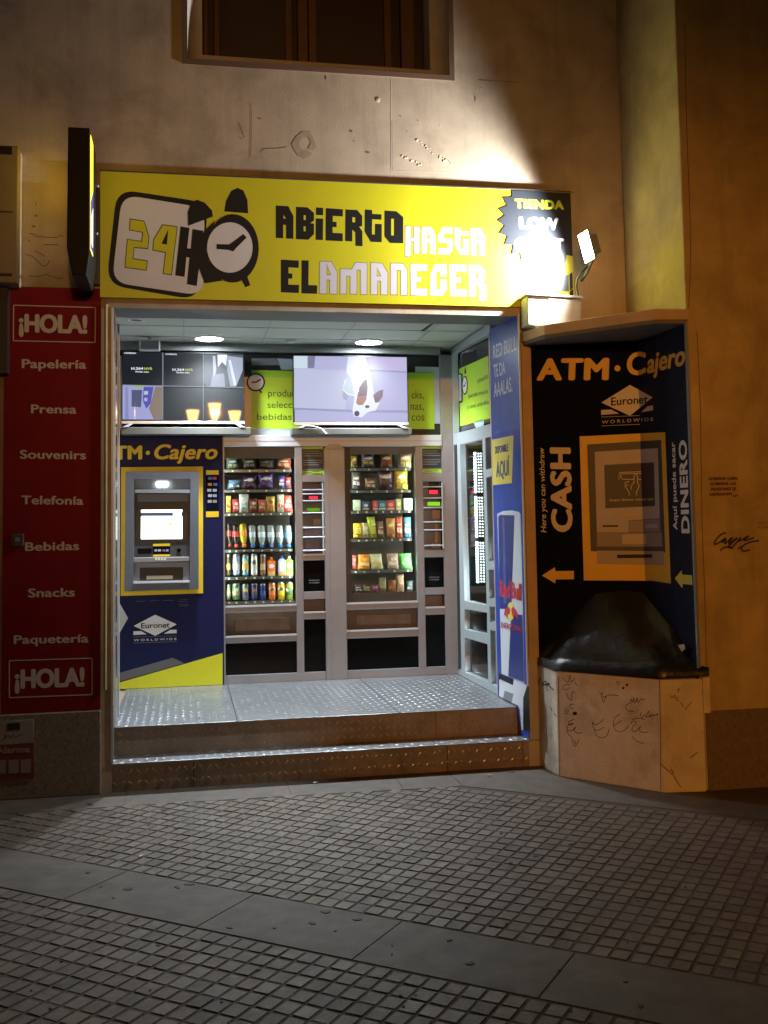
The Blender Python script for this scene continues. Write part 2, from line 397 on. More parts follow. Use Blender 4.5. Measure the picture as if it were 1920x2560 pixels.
for k, x, y, rx, ry in GS:
    ph = random.uniform(0, 6); n_ = 12; q = []
    for j in range(n_):
        f_ = 1+.28*sin(2*j*2*pi/n_+ph)+.15*sin(3*j*2*pi/n_+2*ph); q.append(GRD(*k(x+rx*f_*cos(2*pi*j/n_), y+ry*f_*sin(2*pi*j/n_))))
    sp_.slab(GRD, q, .0005, .0032)
put(sp_.build('pavement_gum', M('old_gum', (.035, .03, .026), .7)), kind='structure')

# ================================================================ BUILDING
FAC = PY(0.0)
bld = thing('corner_building', (0.6, 0, 0), 'weathered beige plaster building with the shop opening and an upstairs window', 'building')
wx0, wx1, wz0 = .03, 1.775, 4.625
outer = [(-5, .0), (-.44, .0), (-.44, 3.0), (2.29, 3.0), (2.29, 0), (3.0, 0), (3.0, 7.2), (-5, 7.2)]
hole = [(wx0, wz0), (wx1, wz0), (wx1, 6.4), (wx0, 6.4)]
shape('wall', FAC, [outer, hole], PLASTER, bld, h=-.34, th=.34)
# window
WP = PY(.30)
win = shape('window', FAC, [[(wx0-.035, wz0-.035), (wx1+.035, wz0-.035), (wx1+.035, 6.44), (wx0-.035, 6.44)], hole], TRIMD, bld, h=-.004, th=.012)
mb = MB()
def ringq(mb, r0, y0, r1, y1):
    (a0, b0, a1, b1), (c0, d0, c1, d1) = r0, r1
    A = [(a0, y0, b0), (a1, y0, b0), (a1, y0, b1), (a0, y0, b1)]; B = [(c0, y1, d0), (c1, y1, d0), (c1, y1, d1), (c0, y1, d1)]
    mb.add(A+B, [(i, (i+1) % 4, 4+(i+1) % 4, 4+i) for i in range(4)])
prev = (wx0, wz0, wx1, 6.4); py_ = .002
for k in range(1, 7):
    t = k/6*pi/2; ins = .085*(1-cos(t))+.012*k/6; yy = .002+.14*sin(t)
    cur = (wx0+ins, wz0+ins, wx1-ins, 6.4-ins); ringq(mb, prev, py_, cur, yy); prev = cur; py_ = yy
ringq(mb, prev, py_, prev, .36)
mb.build('moulding', TRIM, win)
mb = MB(); x0, x1, z0 = prev[0], prev[2], prev[1]
K8 = crop(440, 0, .4219)
def wx(x): return WP(*K8(x, 200))[0]
sash = MB()
for a, b, yy in ((165, 190, .33), (225, 258, .30), (650, 688, .32), (722, 780, .29), (785, 830, .28), (1335, 1410, .30), (1240, 1280, .33)):
    sash.box(wx(a), wx(b), yy, yy+.05, z0+.001, 6.28)
sash.box(x0+.002, x1-.002, .30, .37, z0+.001, z0+.05)
sash.build('sash_frame', BROWNW, win, bevel=.004)
pn = MB(); pn.box(x0, x1, .37, .40, z0, 6.3); pn.build('shutter', BROWND, win)
# cracks, stains and ridges in the plaster
K6 = crop(540, 180, .41)
strokes('crack', FAC, [[K6(1068, 20), K6(1068, 300), K6(1070, 598)], [K6(1070, 604), K6(1250, 608)], [K6(1250, 608), K6(1650, 626)]], .004, LITM, bld)
strokes('crack', FAC, [[K6(1072, 300), K6(1074, 596)], [K6(213, 190), K6(215, 380), K6(208, 520)], [(1195, 200), (1250, 203), (1299, 206)], [K6(140, 310), K6(175, 400)], [K6(430, 455), K6(380, 465), K6(290, 470), K6(270, 500)]], .004, LINEM, bld)
ring = [K6(x, y) for x, y in ((460, 440), (490, 390), (530, 362), (575, 365), (600, 420), (612, 460), (590, 480), (560, 470), (580, 430), (560, 395), (525, 400), (505, 440), (520, 470), (560, 480), (590, 500), (540, 530), (500, 510), (478, 478))]
px_shape('stain', FAC, [ring], STAIN, bld, h=.0008, th=.0006)
for lp in ([(1155, 620), (1275, 640), (1250, 660)],):
    pass
bl = MB()
for (x, y, r) in ((985, 168, .022), (972, 305, .010), (1365, 328, .012), (1383, 192, .008), (1616, 100, .013), (700, 572, .009), (520, 546, .01)):
    a, b = FAC(*K6(x, y)); bl.lathe((a, .002, b), [(r, 0), (r*.85, r*.12), (r*.45, r*.22), (0, r*.25)], (0, -1, 0), 14)
for (x0_, y0_, x1_, y1_, n) in ((1225, 415, 1320, 490, 9), (1135, 515, 1250, 568, 8), (1360, 520, 1430, 560, 9)):
    for k in range(n):
        a, b = FAC(*K6(x0_+(x1_-x0_)*k/(n-1)+random.uniform(-8, 8), y0_+(y1_-y0_)*k/(n-1)+random.uniform(-8, 8))); r = random.uniform(.006, .012)
        bl.lathe((a, .002, b), [(r, 0), (r*.8, r*.3), (0, r*.5)], (0, -1, 0), 8)
bl.build('plaster_blisters', PLASTER, bld)
dk = MB()
for (x, y, w_, h_) in ((265, 284, 10, 5), (825, 360, 9, 8), (925, 490, 14, 7), (1125, 268, 4, 4), (1231, 295, 4, 5), (1580, 160, 5, 20), (842, 420, 3, 4), (670, 35, 4, 14), (152, 402, 6, 3), (1165, 362, 4, 3)):
    q = [FAC(*K6(x+dx*w_*random.uniform(.7, 1.1), y+dy*h_*random.uniform(.7, 1.1))) for dx, dy in ((-1, -.4), (0, -1), (1, -.3), (.8, .8), (-.4, 1))]
    dk.slab(FAC, q, -.001, .0015)
K3 = crop(0, 300, .2079)
for (x, y, w_, h_) in ((433, 1152, 20, 12), (405, 1278, 24, 12), (435, 1010, 6, 22), (350, 1455, 12, 9)):
    dk.slab(FAC, [FAC(*K3(x+dx*w_, y+dy*h_)) for dx, dy in ((-1, -.6), (.2, -1), (1, -.3), (.7, .9), (-.6, .8))], -.001, .0015)
dk.build('plaster_chips', LINEM, bld)
strokes('crack', FAC, [[K3(350, 1362), K3(420, 1380), K3(460, 1402), K3(670, 1412), K3(720, 1385), K3(770, 1410)], [K3(300, 1610), K3(400, 1650), K3(530, 1760), K3(600, 1690)], [K3(340, 1875), K3(470, 1880), K3(560, 1860), K3(700, 1905), K3(750, 1890)], [K3(420, 1570), K3(540, 1640)], [K3(520, 1500), K3(700, 1500)]], .005, LINEM, bld)
sl_ = MB()
for i_ in range(40):
    x = random.uniform(-.5, 2.6); l_ = random.uniform(.02, .16); t_ = random.uniform(.002, .009)
    q = [(x, 3.853), (x+l_, 3.853), (x+l_*random.uniform(.6, .95), 3.853+t_*random.uniform(.4, 1)), (x+l_*random.uniform(.2, .5), 3.853+t_), (x+l_*.05, 3.853+t_*.3)]
    sl_.slab(FAC, q, .0002, .0012+i_*.00001)
sl_.build('soot_line', M('soot', (.10, .075, .05), .95), bld)
# left stone plinth
mb = MB(); mb.box(-5, -.505, -.022, .0, 0, .50); mb.build('plinth', GRANITE, bld, bevel=.006)
mb = MB(); mb.tube([(-.478, -.012, 3.0), (-.478, -.012, 1.9), (-.480, -.012, .62)], .009); mb.build('conduit', PLASTER_R, bld)

# building on the right, standing forward of the shop front
rb = thing('adjoining_building', (4.5, -.85, 0), 'plain ochre plastered wall standing forward on the right of the shop', 'building')
mb = MB(); mb.box(3.003, 8, -.85, .6, 0, 7.2); mb.build('wall', PLASTER_R, rb, bevel=.01)
mb = MB(); mb.box(3.03, 8, -.858, -.851, 0, .462); mb.build('plinth', GRANITE_D, rb)
RW = PY(-.85)
strokes('crack', RW, [[(1742, 830), (1750, 1000), (1752, 1100), (1755, 1300), (1762, 1500), (1766, 1690)], [(1722, 770), (1726, 600), (1716, 300), (1712, 60)]], .006, LINEM, rb)
strokes('crack', PXm(3.003), [[(1552, 330), (1556, 440), (1562, 600), (1566, 772)]], .008, LINEM, rb)
KR = crop(1720, 1100, .1582)
strokes('scribble', RW, [[KR(600, 1480), KR(560, 1472), KR(470, 1540), KR(415, 1630), KR(440, 1645), KR(520, 1600), KR(590, 1545)],
    [KR(530, 1630), KR(600, 1560), KR(580, 1640), KR(700, 1540), KR(640, 1640), KR(780, 1545), KR(640, 1680), KR(700, 1690), KR(830, 1540), KR(800, 1600), KR(960, 1515), KR(880, 1590), KR(1040, 1545)],
    [KR(510, 1750), KR(560, 1705), KR(640, 1690), KR(710, 1715)], [KR(1120, 1592), KR(960, 1620), KR(850, 1690), KR(870, 1755), KR(980, 1735)], [KR(790, 1720), KR(850, 1680)]], .010, INK, rb)
mbw = [('EICH', RW, KR(1100, 1335), KR(1262, 1325), KR(1100, 1290)), ('RY RE', RW, KR(1110, 1405), KR(1262, 1398), KR(1110, 1360))]
texts('scribble', mbw, LINEM, rb, bold=.0)

# ================================================================ HOLA sign (left)
HP = PY(-.012); HP.k = .35
hs = thing('sign_board', (-.79, 0, .5), 'tall dark red wall sign listing papelería, prensa and souvenirs in cream letters', 'sign')
hx0, hx1 = -1.083, -.508
mb = MB(); mb.box(hx0, hx1, -.012, -.0005, .505, 3.10); mb.build('panel', RED, hs)
KH = crop(0, 700, .2712); KH2 = crop(0, 1280, .3255)
items = []
for s, k, x0_, x1_, yb_, yt in (('Papelería', KH, 200, 795, 815, 728), ('Prensa', KH, 285, 705, 1230, 1145), ('Souvenirs', KH, 183, 792, 1650, 1565), ('Telefonía', KH, 195, 768, 2070, 1985),
                               ('Bebidas', KH2, 192, 608, 296, 225), ('Snacks', KH2, 215, 575, 653, 580), ('Paquetería', KH2, 105, 680, 1008, 938)):
    sl = .012 if k is KH else -.02
    items.append((s, HP, k(x0_, yb_-sl*(x1_-x0_)/2), k(x1_, yb_+sl*(x1_-x0_)/2), k(x0_, yt-sl*(x1_-x0_)/2)))
texts('lettering', items, CREAMP, hs, bold=.028)
texts('title_lettering', [('¡HOLA!', HP, KH(172, 482), KH(806, 496), KH(172, 300), {'space': .92}), ('¡HOLA!', HP, KH2(112, 1360), KH2(650, 1340), KH2(112, 1202), {'space': .92})], CREAMP, hs, bold=.055)
def outline(mb, P, q, wd):
    q = pl(P, q)
    for i in range(len(q)): 
        stroke_mb(mb, P, [q[i], q[(i+1) % len(q)]], wd, .001)
mb = MB()
outline(mb, HP, [KH(126, 232), KH(880, 254), KH(876, 576), KH(123, 560)], .006)
outline(mb, HP, [KH2(72, 1142), KH2(708, 1122), KH2(708, 1402), KH2(72, 1426)], .006)
mb.build('border', CREAMP, hs)
# small black box on it
mb = MB(); a, b = HP(29, 1335); c, d = HP(60, 1366); mb.box(a, c, -.034, -.0128, d, b)
bx = mb.build('entry_box', DGREY, None, org=((a+c)/2, -.03, d), bevel=.004)
put(bx, 'small black box fixed to the red sign beside the word Bebidas', 'box')
mb = MB(); mb.box((a+c)/2-.012, (a+c)/2+.012, -.037, -.0342, d+.03, d+.055); mb.build('lens', GREYM, bx)

# alarm sign on the plinth
AP = PY(-.0225)
al = thing('alarm_sign', (-1.1, -.022, .1), 'faded white and red alarm notice on the stone plinth at far left', 'sign')
KA = crop(0, 1770, .16878)
px_shape('white_panel', AP, [[(-60, 1806), KA(498, 170), KA(498, 512), (-60, 1866)]], M('alarm_white', (.30, .25, .20), .6, noise=.2, nscale=20), al, h=0, th=.003)
px_shape('red_panel', AP, [[(-60, 1866.5), KA(498, 514), KA(505, 1040), (-60, 1958)]], M('alarm_red', (.16, .02, .018), .6, noise=.2, nscale=20), al, h=0, th=.003)
texts('lettering', [('Alarma', AP, KA(-60, 680), KA(448, 655), KA(-60, 575), {'h': .0035})], M('alarm_text', (.30, .18, .14), .6), al, bold=.05)
strokes('signature', AP, [[KA(60, 380), KA(90, 400), KA(50, 470), KA(120, 400), KA(150, 440), KA(190, 390), KA(230, 430), KA(300, 400), KA(340, 385)]], .006, M('alarm_ink', (.2, .05, .04), .6), al, h=.0035)
px_shape('black_patch', AP, [[KA(108, 228), KA(296, 214), KA(296, 318), KA(108, 330)]], BLACK, al, h=.0031, th=.001)
shapes('icon', AP, [[pl(AP, [KA(x, 775-.03*x), KA(x+150, 770-.03*x), KA(x+150, 965-.03*x), KA(x, 970-.03*x)])] for x in (-60, 130, 305)], M('alarm_icon', (.24, .19, .15), .6), al, h=.0031)

# wall cabinet at the far left edge
wc = thing('wall_cabinet', (-1.35, 0, 3.05), 'cream metal sign box with dark bands on the wall at top left', 'sign box')
cx1 = -.985
mb = MB(); mb.box(-1.9, cx1, -.16, -.0, 3.09, 3.935); mb.build('casing', M('cabinet_cream', (.42, .36, .28), .5, noise=.1), wc, bevel=.008)
CPp = PY(-.1605)
mb = MB()
for v0, v1 in ((367, 387), (684, 691)):
    a, b = CPp(33, v0); c, d = CPp(30, v1); mb.box(-1.88, c, -.164, -.1605, d, b)
mb.build('dark_band', BLACK, wc)
mb = MB(); a, b = CPp(32, 530); mb.box(-1.88, a, -.1625, -.1605, b-.004, b+.004); mb.build('joint', DGREY, wc)
mb = MB(); mb.box(-1.9, -1.05, -.10, -.002, 2.55, 3.07); mb.build('mounting_plate', BLACK, wc)

# ================================================================ projecting lightbox sign
ps = thing('projecting_sign', (-.59, -.02, 3.2), 'slim black lightbox sign jutting from the wall, seen edge on', 'sign')
mb = MB()
a = .533
prof = [(-.655, 3.93), (-a, 3.93), (-a, 3.19), (-.55, 3.06), (-.63, 3.06), (-.66, 3.22)]
P_ = Plane((0, -.53, 0), (1, 0, 0), (0, 0, 1))
mb.slab(P_, prof, -.43, 0.0); mb.build('case', BLACKP, ps, bevel=.006)
PF = Plane((-a, 0, 0), (0, 1, 0), (0, 0, 1))
PFL = Plane((-.6605, 0, 0), (0, -1, 0), (0, 0, 1))
SGYL = emis('lightbox_yellow_bright', (1.0, .66, .05), 7)
SGY, SGB, SGW = emis('lightbox_yellow', (1.0, .74, .04), 2.2), emis('lightbox_blue', (.03, .08, .5), .8), emis('lightbox_white', (.85, .9, 1), 1.2)
def slq(name, q, mat, h=.001):
    shape(name, PF, [q], mat, ps, h=h, th=.002)
    shape(name, PFL, [[(-a_*.55, b_) for a_, b_ in q]], SGYL if mat is SGY else mat, ps, h=h, th=.002)
slq('face', [(-.50, 3.22), (-.33, 3.22), (-.33, 3.9), (-.50, 3.9)], SGY)
slq('blue_print', [(-.495, 3.23), (-.335, 3.23), (-.335, 3.62), (-.495, 3.50)], SGB, .0032)
slq('white_print', [(-.47, 3.26), (-.38, 3.26), (-.37, 3.5), (-.48, 3.42)], SGW, .0054)
mb = MB(); mb.box(-.56, -.515, -.05, -.001, 3.12, 3.72); mb.build('bracket', BLACK, ps)
BRp = PY(-.0502)
mb = MB()
for (x, y) in ((1174, 795), (1163, 1368)):
    q = BRp(*K3(x, y)); mb.lathe((q[0], -.0502, q[1]), [(.009, 0), (.009, .006), (.0, .009)], (0, -1, 0), 10)
mb.build('bolt', ALU_B, ps)
cmr = thing('security_camera', (-.6, -.02, 2.98), 'tiny black camera on a bracket below the black lightbox sign', 'camera')
CBp = PY(-.30); a, b = CBp(*K3(865, 1675)); c, d = CBp(*K3(978, 1840))
mb = MB(); mb.box(a, c, -.30, -.22, d, b); mb.build('body', BLACKG, cmr, bevel=.006)
a2, b2 = CBp(*K3(995, 1800)); mb = MB(); mb.lathe((a2, -.30, b2), [(.0, 0), (.012, .0), (.012, .06)], (0, 1, 0), 10); mb.build('lens', STEEL, cmr)
mb = MB(); mb.tube([(c-.02, -.24, (b+d)/2), (c+.04, -.15, (b+d)/2), (c+.05, -.002, (b+d)/2+.03)], .008); mb.tube([(c+.02, -.2, b+.05), (c+.03, -.2, b), (c+.02, -.2, (b+d)/2)], .004); mb.build('bracket', BLACK, cmr)

# ================================================================ FASCIA SIGN
SGP = PY(-.03); SGP.k = .3
sg = thing('fascia_sign', (1.05, 0, 3.04), 'long yellow shop sign reading abierto hasta el amanecer with an alarm clock', 'sign')
mb = MB(); mb.box(-.512, 2.608, -.03, -.001, 3.043, 3.845); mb.build('panel', YELLOW, sg)
mb = MB(); mb.box(-.515, 2.611, -.034, -.0005, 3.8455, 3.853); mb.build('top_edge', DGREY, sg)
KS = crop(230, 420, .33152)
def rr(pts, rad, n=6):    # rounded polygon (pixel space)
    out = []; N = len(pts)
    for i in range(N):
        p, a, b = Vector(pts[i]), Vector(pts[i-1]), Vector(pts[(i+1) % N])
        da, db = (a-p).normalized(), (b-p).normalized()
        s, e = p+da*rad, p+db*rad
        for k in range(n+1):
            t = k/n; q = (1-t)**2*s+2*t*(1-t)*p+t*t*e; out.append((q.x, q.y))
    return out
def S(pts): return [KS(x, y) for x, y in pts]
c0 = [(190, 165), (860, 262), (880, 560), (838, 1000), (120, 895)]
outer_ = rr([(188, 158), (880, 262), (805, 998), (108, 880)], 150)
inner_ = rr([(226, 200), (850, 300), (838, 965), (150, 862)], 130)
px_shape('clock_case', SGP, [S(outer_)], BLACKP, sg, h=.0002, th=.0006)
px_shape('clock_card', SGP, [S(inner_)], WHITEP, sg, h=.0011, th=.0006)
px_shape('numeral_outline', SGP, [S([(285, 380), (395, 398), (433, 520), (424, 612), (320, 603), (312, 680), (422, 698), (412, 775), (246, 752), (264, 535), (372, 550), (380, 488), (280, 470)])], BLACKP, sg, h=.002, th=.0005)
px_shape('numeral', SGP, [S([(291, 388), (392, 404), (427, 521), (419, 604), (316, 596), (306, 686), (416, 704), (407, 768), (252, 747), (269, 541), (377, 557), (386, 483), (286, 466)])], YELLOW, sg, h=.0027, th=.0005)
px_shape('numeral_outline', SGP, [S([(530, 424), (646, 440), (602, 810), (534, 798), (552, 640), (455, 622), (462, 540)])], BLACKP, sg, h=.002, th=.0005)
px_shape('numeral', SGP, [S([(535, 431), (640, 446), (597, 803), (540, 793), (558, 634), (461, 617), (468, 541)]), S([(575, 462), (565, 578), (524, 570)])], YELLOW, sg, h=.0027, th=.0005)
px_shape('numeral_outline', SGP, [S([(668, 440), (735, 452), (718, 605), (745, 608), (758, 460), (840, 474), (790, 890), (716, 876), (735, 676), (712, 672), (698, 822), (628, 810)])], BLACKP, sg, h=.002, th=.0009)
cc = (1062, 606)
px_shape('clock_ring', SGP, [S(circ(cc, 196, 40, 258)), S(circ((1040, 600), 172, 40, 190))], BLACKP, sg, h=.003, th=.0006)
px_shape('clock_face', SGP, [S(circ((1040, 600), 174, 40, 192))], WHITEP, sg, h=.0022, th=.0007)
px_shape('clock_arm', SGP, [S([(850, 470), (930, 395), (905, 470), (872, 545), (864, 620), (880, 705), (930, 790), (985, 850), (850, 870), (800, 740), (800, 560)])], BLACKP, sg, h=.003, th=.0005)
px_shape('clock_bell', SGP, [S([(725, 436), (722, 330), (750, 258), (795, 240), (850, 262), (905, 320), (912, 366)])], BLACKP, sg, h=.003, th=.0006)
px_shape('clock_bell', SGP, [S([(998, 328), (1010, 250), (1050, 172), (1098, 150), (1142, 170), (1172, 240), (1178, 342)])], BLACKP, sg, h=.0005, th=.0006)
px_shape('clock_leg', SGP, [S([(1110, 812), (1155, 770), (1194, 884), (1158, 900)])], BLACKP, sg, h=.0005, th=.0006)
px_shape('clock_hand', SGP, [S([(940, 574), (1035, 576), (1070, 552), (1142, 498), (1165, 526), (1090, 600), (1065, 630), (1030, 618), (940, 612)])], BLACKP, sg, h=.004, th=.0006)
# block letters (traced outlines, each letter with its counters)
L1 = crop(680, 500, .19289); L2 = crop(980, 500, .15672)
def T(k, *loops): return [[k(x, y) for x, y in l] for l in loops]
black = [
 T(L1, [(50, 70), (212, 80), (278, 208), (278, 503), (183, 500), (183, 324), (145, 322), (145, 495), (50, 492)], [(148, 190), (182, 242), (148, 240)]),
 T(L1, [(312, 88), (460, 95), (545, 168), (545, 265), (498, 300), (545, 305), (545, 440), (472, 515), (310, 508)], [(410, 196), (440, 198), (440, 260), (410, 258)], [(410, 340), (438, 342), (438, 405), (410, 403)]),
 T(L1, [(570, 96), (663, 102), (663, 198), (570, 194)]), T(L1, [(568, 238), (663, 242), (660, 520), (566, 516)]),
 T(L1, [(697, 104), (920, 120), (918, 214), (788, 206), (788, 280), (838, 284), (838, 352), (786, 350), (786, 425), (918, 432), (918, 536), (695, 525)]),
 T(L1, [(952, 122), (1105, 130), (1170, 208), (1168, 340), (1130, 344), (1172, 408), (1174, 600), (1080, 594), (1080, 420), (1042, 385), (1040, 538), (948, 532)], [(1042, 222), (1080, 224), (1080, 290), (1042, 288)]),
 T(L1, [(1203, 122), (1298, 130), (1298, 180), (1420, 186), (1418, 256), (1298, 250), (1296, 445), (1333, 448), (1336, 308), (1423, 312), (1422, 548), (1278, 542), (1200, 408)]),
 T(L1, [(1458, 136), (1612, 146), (1701, 222), (1701, 562), (1525, 556), (1456, 470)], [(1545, 242), (1582, 244), (1580, 460), (1545, 458)]),
 T(L1, [(116, 772), (348, 785), (346, 880), (214, 872), (214, 950), (266, 954), (262, 1020), (212, 1018), (212, 1096), (352, 1100), (348, 1206), (116, 1196)]),
 T(L1, [(383, 780), (476, 784), (472, 1102), (588, 1106), (584, 1216), (382, 1210)]),
]
pale = [
 T(L1, [(618, 795), (768, 798), (845, 935), (842, 1220), (748, 1216), (748, 1036), (710, 1034), (710, 1216), (614, 1212)], [(708, 826), (760, 972), (708, 970)]),
 T(L1, [(885, 890), (1030, 898), (1082, 808), (1232, 816), (1228, 1224), (1146, 1222), (1146, 908), (1100, 906), (1098, 1222), (1012, 1218), (1014, 988), (966, 986), (964, 1220), (882, 1216)]),
 T(L1, [(1278, 810), (1425, 820), (1500, 945), (1496, 1230), (1410, 1226), (1410, 1050), (1368, 1048), (1366, 1228), (1280, 1224)], [(1360, 870), (1412, 988), (1360, 986)]),
 None,
 T(L2, [(290, 1018), (560, 1024), (558, 1138), (396, 1130), (396, 1222), (465, 1224), (465, 1308), (394, 1306), (392, 1408), (562, 1416), (562, 1530), (296, 1524)]),
 T(L2, [(688, 1024), (870, 1030), (868, 1222), (770, 1218), (770, 1142), (708, 1138), (712, 1424), (772, 1426), (774, 1264), (872, 1270), (878, 1425), (795, 1530), (610, 1524), (614, 1180)]),
 T(L2, [(916, 1030), (1188, 1036), (1184, 1150), (1018, 1142), (1018, 1238), (1096, 1240), (1094, 1318), (1016, 1316), (1016, 1420), (1192, 1430), (1190, 1538), (928, 1530)]),
 T(L2, [(1228, 1036), (1410, 1044), (1480, 1130), (1480, 1282), (1420, 1284), (1505, 1362), (1500, 1605), (1406, 1600), (1400, 1390), (1338, 1322), (1334, 1538), (1230, 1532)], [(1332, 1150), (1388, 1152), (1388, 1250), (1332, 1248)]),
 T(L2, [(212, 412), (302, 418), (302, 600), (345, 602), (345, 420), (438, 426), (435, 860), (345, 852), (345, 665), (302, 662), (300, 908), (208, 900)]),
 T(L2, [(470, 425), (630, 436), (700, 572), (696, 866), (608, 860), (608, 680), (560, 678), (556, 860), (470, 856)], [(560, 490), (612, 608), (560, 606)]),
 T(L2, [(808, 432), (964, 436), (960, 540), (826, 532), (824, 610), (962, 618), (966, 800), (915, 872), (738, 866), (740, 770), (888, 774), (886, 684), (738, 676), (740, 560)]),
 T(L2, [(1000, 442), (1092, 446), (1092, 496), (1222, 502), (1220, 572), (1088, 566), (1086, 778), (1136, 782), (1138, 624), (1222, 628), (1220, 874), (1090, 868), (1002, 718)]),
 T(L2, [(1260, 450), (1412, 456), (1482, 570), (1480, 884), (1402, 880), (1402, 692), (1348, 690), (1346, 882), (1260, 876)], [(1345, 505), (1405, 636), (1345, 634)]),
]
pale[3] = T(L1, [(1535, 818), (1700, 822), (1753, 910), (1753, 1236), (1669, 1234), (1669, 911), (1622, 909), (1620, 1231), (1535, 1226)])
shapes('lettering', SGP, [[pl(SGP, l) for l in g_] for g_ in black], BLACKP, sg, h=.0002, th=.0008)
def grow(l, d):        # outset a pixel outline a little
    ar = area(l); s = 1 if ar > 0 else -1; out = []
    for i in range(len(l)):
        p, a, b = Vector(l[i]), Vector(l[i-1]), Vector(l[(i+1) % len(l)])
        e1 = (p-a).normalized(); e2 = (b-p).normalized()
        n1 = Vector((e1.y, -e1.x))*s; n2 = Vector((e2.y, -e2.x))*s
        n = (n1+n2); n = n/max(.4, n.length_squared/2) if n.length > 1e-3 else n1
        q = p+n*d; out.append((q.x, q.y))
    return out
shapes('letter_outline', SGP, [[pl(SGP, grow(g_[0], .9))]+[pl(SGP, grow(l, -.9)) for l in g_[1:]] for g_ in pale], M('outline_grey', (.12, .13, .06), .5), sg, h=.0002, th=.0005)
shapes('lettering', SGP, [[pl(SGP, grow(g_[0], -.4))]+[pl(SGP, grow(l, .4)) for l in g_[1:]] for g_ in pale], LILACP, sg, h=.0009, th=.0006)

# low cost panel
lc = thing('low_cost_sign', (2.4, -.035, 3.2), 'black spiky-edged panel reading tienda low cost on the right end of the yellow sign', 'sign')
KL = crop(1220, 460, .18083)
burst = [(330, 92), (1140, 125), (1168, 1000), (1085, 980), (1068, 1095), (1000, 1020), (960, 1110), (880, 1035), (820, 1110), (745, 1035), (625, 1120), (575, 1030), (465, 1065), (440, 950), (330, 970), (345, 845), (225, 835), (270, 720), (155, 680), (230, 578), (130, 505), (230, 435), (148, 345), (262, 300), (205, 185), (328, 180)]
LP = PY(-.034)
px_shape('panel', LP, [[KL(x, y) for x, y in burst]], M('low_cost_black', (.022, .025, .03), .35, noise=.1), lc, h=0, th=.003)
texts('lettering', [('TIENDA', LP, KL(370, 335), KL(1050, 358), KL(366, 200))], M('tienda_yellow', (.62, .70, .04), .5), lc, bold=.06, h=.0035)
texts('white_lettering', [('LOW', LP, KL(432, 622), KL(978, 640), KL(426, 445)), ('COST', LP, KL(362, 905), KL(1050, 925), KL(362, 725))], WHITEP, lc, bold=.06, h=.0035)
px_shape('box_print', LP, [[KL(910, 1258), KL(1112, 1262), KL(1114, 1482), KL(910, 1475)]], M('box_print_grey', (.05, .055, .07), .4), lc, h=0, th=.003)
px_shape('box_print', LP, [[KL(1128, 1248), KL(1165, 1215), KL(1172, 1440), KL(1130, 1478)]], BLACKP, lc, h=0, th=.003)
px_shape('box_print', LP, [[KL(1130, 1490), KL(1175, 1450), KL(1180, 1555), KL(1132, 1550)]], BLACKP, lc, h=0, th=.003)

# ---- floodlight
FL = Vector((2.598, -.30, 3.395)); FN = Vector((-.80, -.04, -.20)).normalized()
fl = thing('floodlight', (2.56, -.12, 3.08), 'small lit LED floodlight on a bracket shining over the yellow sign', 'floodlight')
fa = FN.cross(Vector((0, 0, 1))).normalized(); fb = fa.cross(FN).normalized()
def fbox(mb, ha, hb, n0, n1, ta=1.0):
    q = [FL+fa*sa*ha+fb*sb*hb+FN*n0 for sa, sb in ((-1, -1), (1, -1), (1, 1), (-1, 1))]+[FL+fa*sa*ha*ta+fb*sb*hb*ta+FN*n1 for sa, sb in ((-1, -1), (1, -1), (1, 1), (-1, 1))]
    mb.add(q, [(0, 3, 2, 1), (4, 5, 6, 7), (0, 1, 5, 4), (1, 2, 6, 5), (2, 3, 7, 6), (3, 0, 4, 7)])
mb = MB(); fbox(mb, .075, .10, -.012, .0); fbox(mb, .05, .065, -.07, -.012); mb.build('housing', GREYM, fl, bevel=.004)
mb = MB(); fbox(mb, .068, .093, .0005, .003, 1.0); mb.build('lens', emis('flood_lens', (.90, .95, 1.0), S_FLOOD), fl)
mb = MB(); mb.tube([FL-FN*.05, FL-FN*.09-Vector((0, 0, .02)), (2.67, -.12, 3.27), (2.67, -.02, 3.24)], .012); mb.build('bracket', DGREY, fl)
mb = MB(); q = [CAM+ray(u_, v_)*((-.15-CAM.y)/ray(u_, v_).y) for u_, v_ in ((1476, 650), (1470, 665), (1450, 685), (1442, 700), (1441, 720), (1446, 741))]; mb.tube(q, .007); mb.build('cable', BLACK, fl)

# ---- metal box under the sign end
jb = thing('junction_box', (2.42, -.16, 2.8), 'white painted metal box with a lid below the right end of the yellow sign', 'box')
JP = PY(-.17)
q = [JP(1318, 737), JP(1453, 745), JP(1452, 785), JP(1330, 818), JP(1318, 816)]
xa, xb = q[0][0], q[1][0]; zt = q[0][1]
mb = MB(); mb.slab(JP, [(xa, zt-.005), (xb, zt-.02), (xb-.005, zt-.20), (xa, zt-.20)], -.168, 0); mb.build('body', BOXM, jb, bevel=.006)
mb = MB(); mb.slab(JP, [(xa-.012, zt+.012), (xb+.008, zt-.001), (xb+.008, zt-.016), (xa-.012, zt-.003)], -.169, .012); mb.build('lid', BOXM, jb, bevel=.003)
mb = MB(); mb.slab(JP, [(xa+.145, zt-.02), (xb-.006, zt-.03), (xb-.010, zt-.185), (xa+.145, zt-.185)], .0005, .004); mb.build('lit_front_part', M('box_cream_lit', (.36, .30, .21), .7, noise=.1), jb)  # warm-lit right part of the box front, drawn as a cream plate

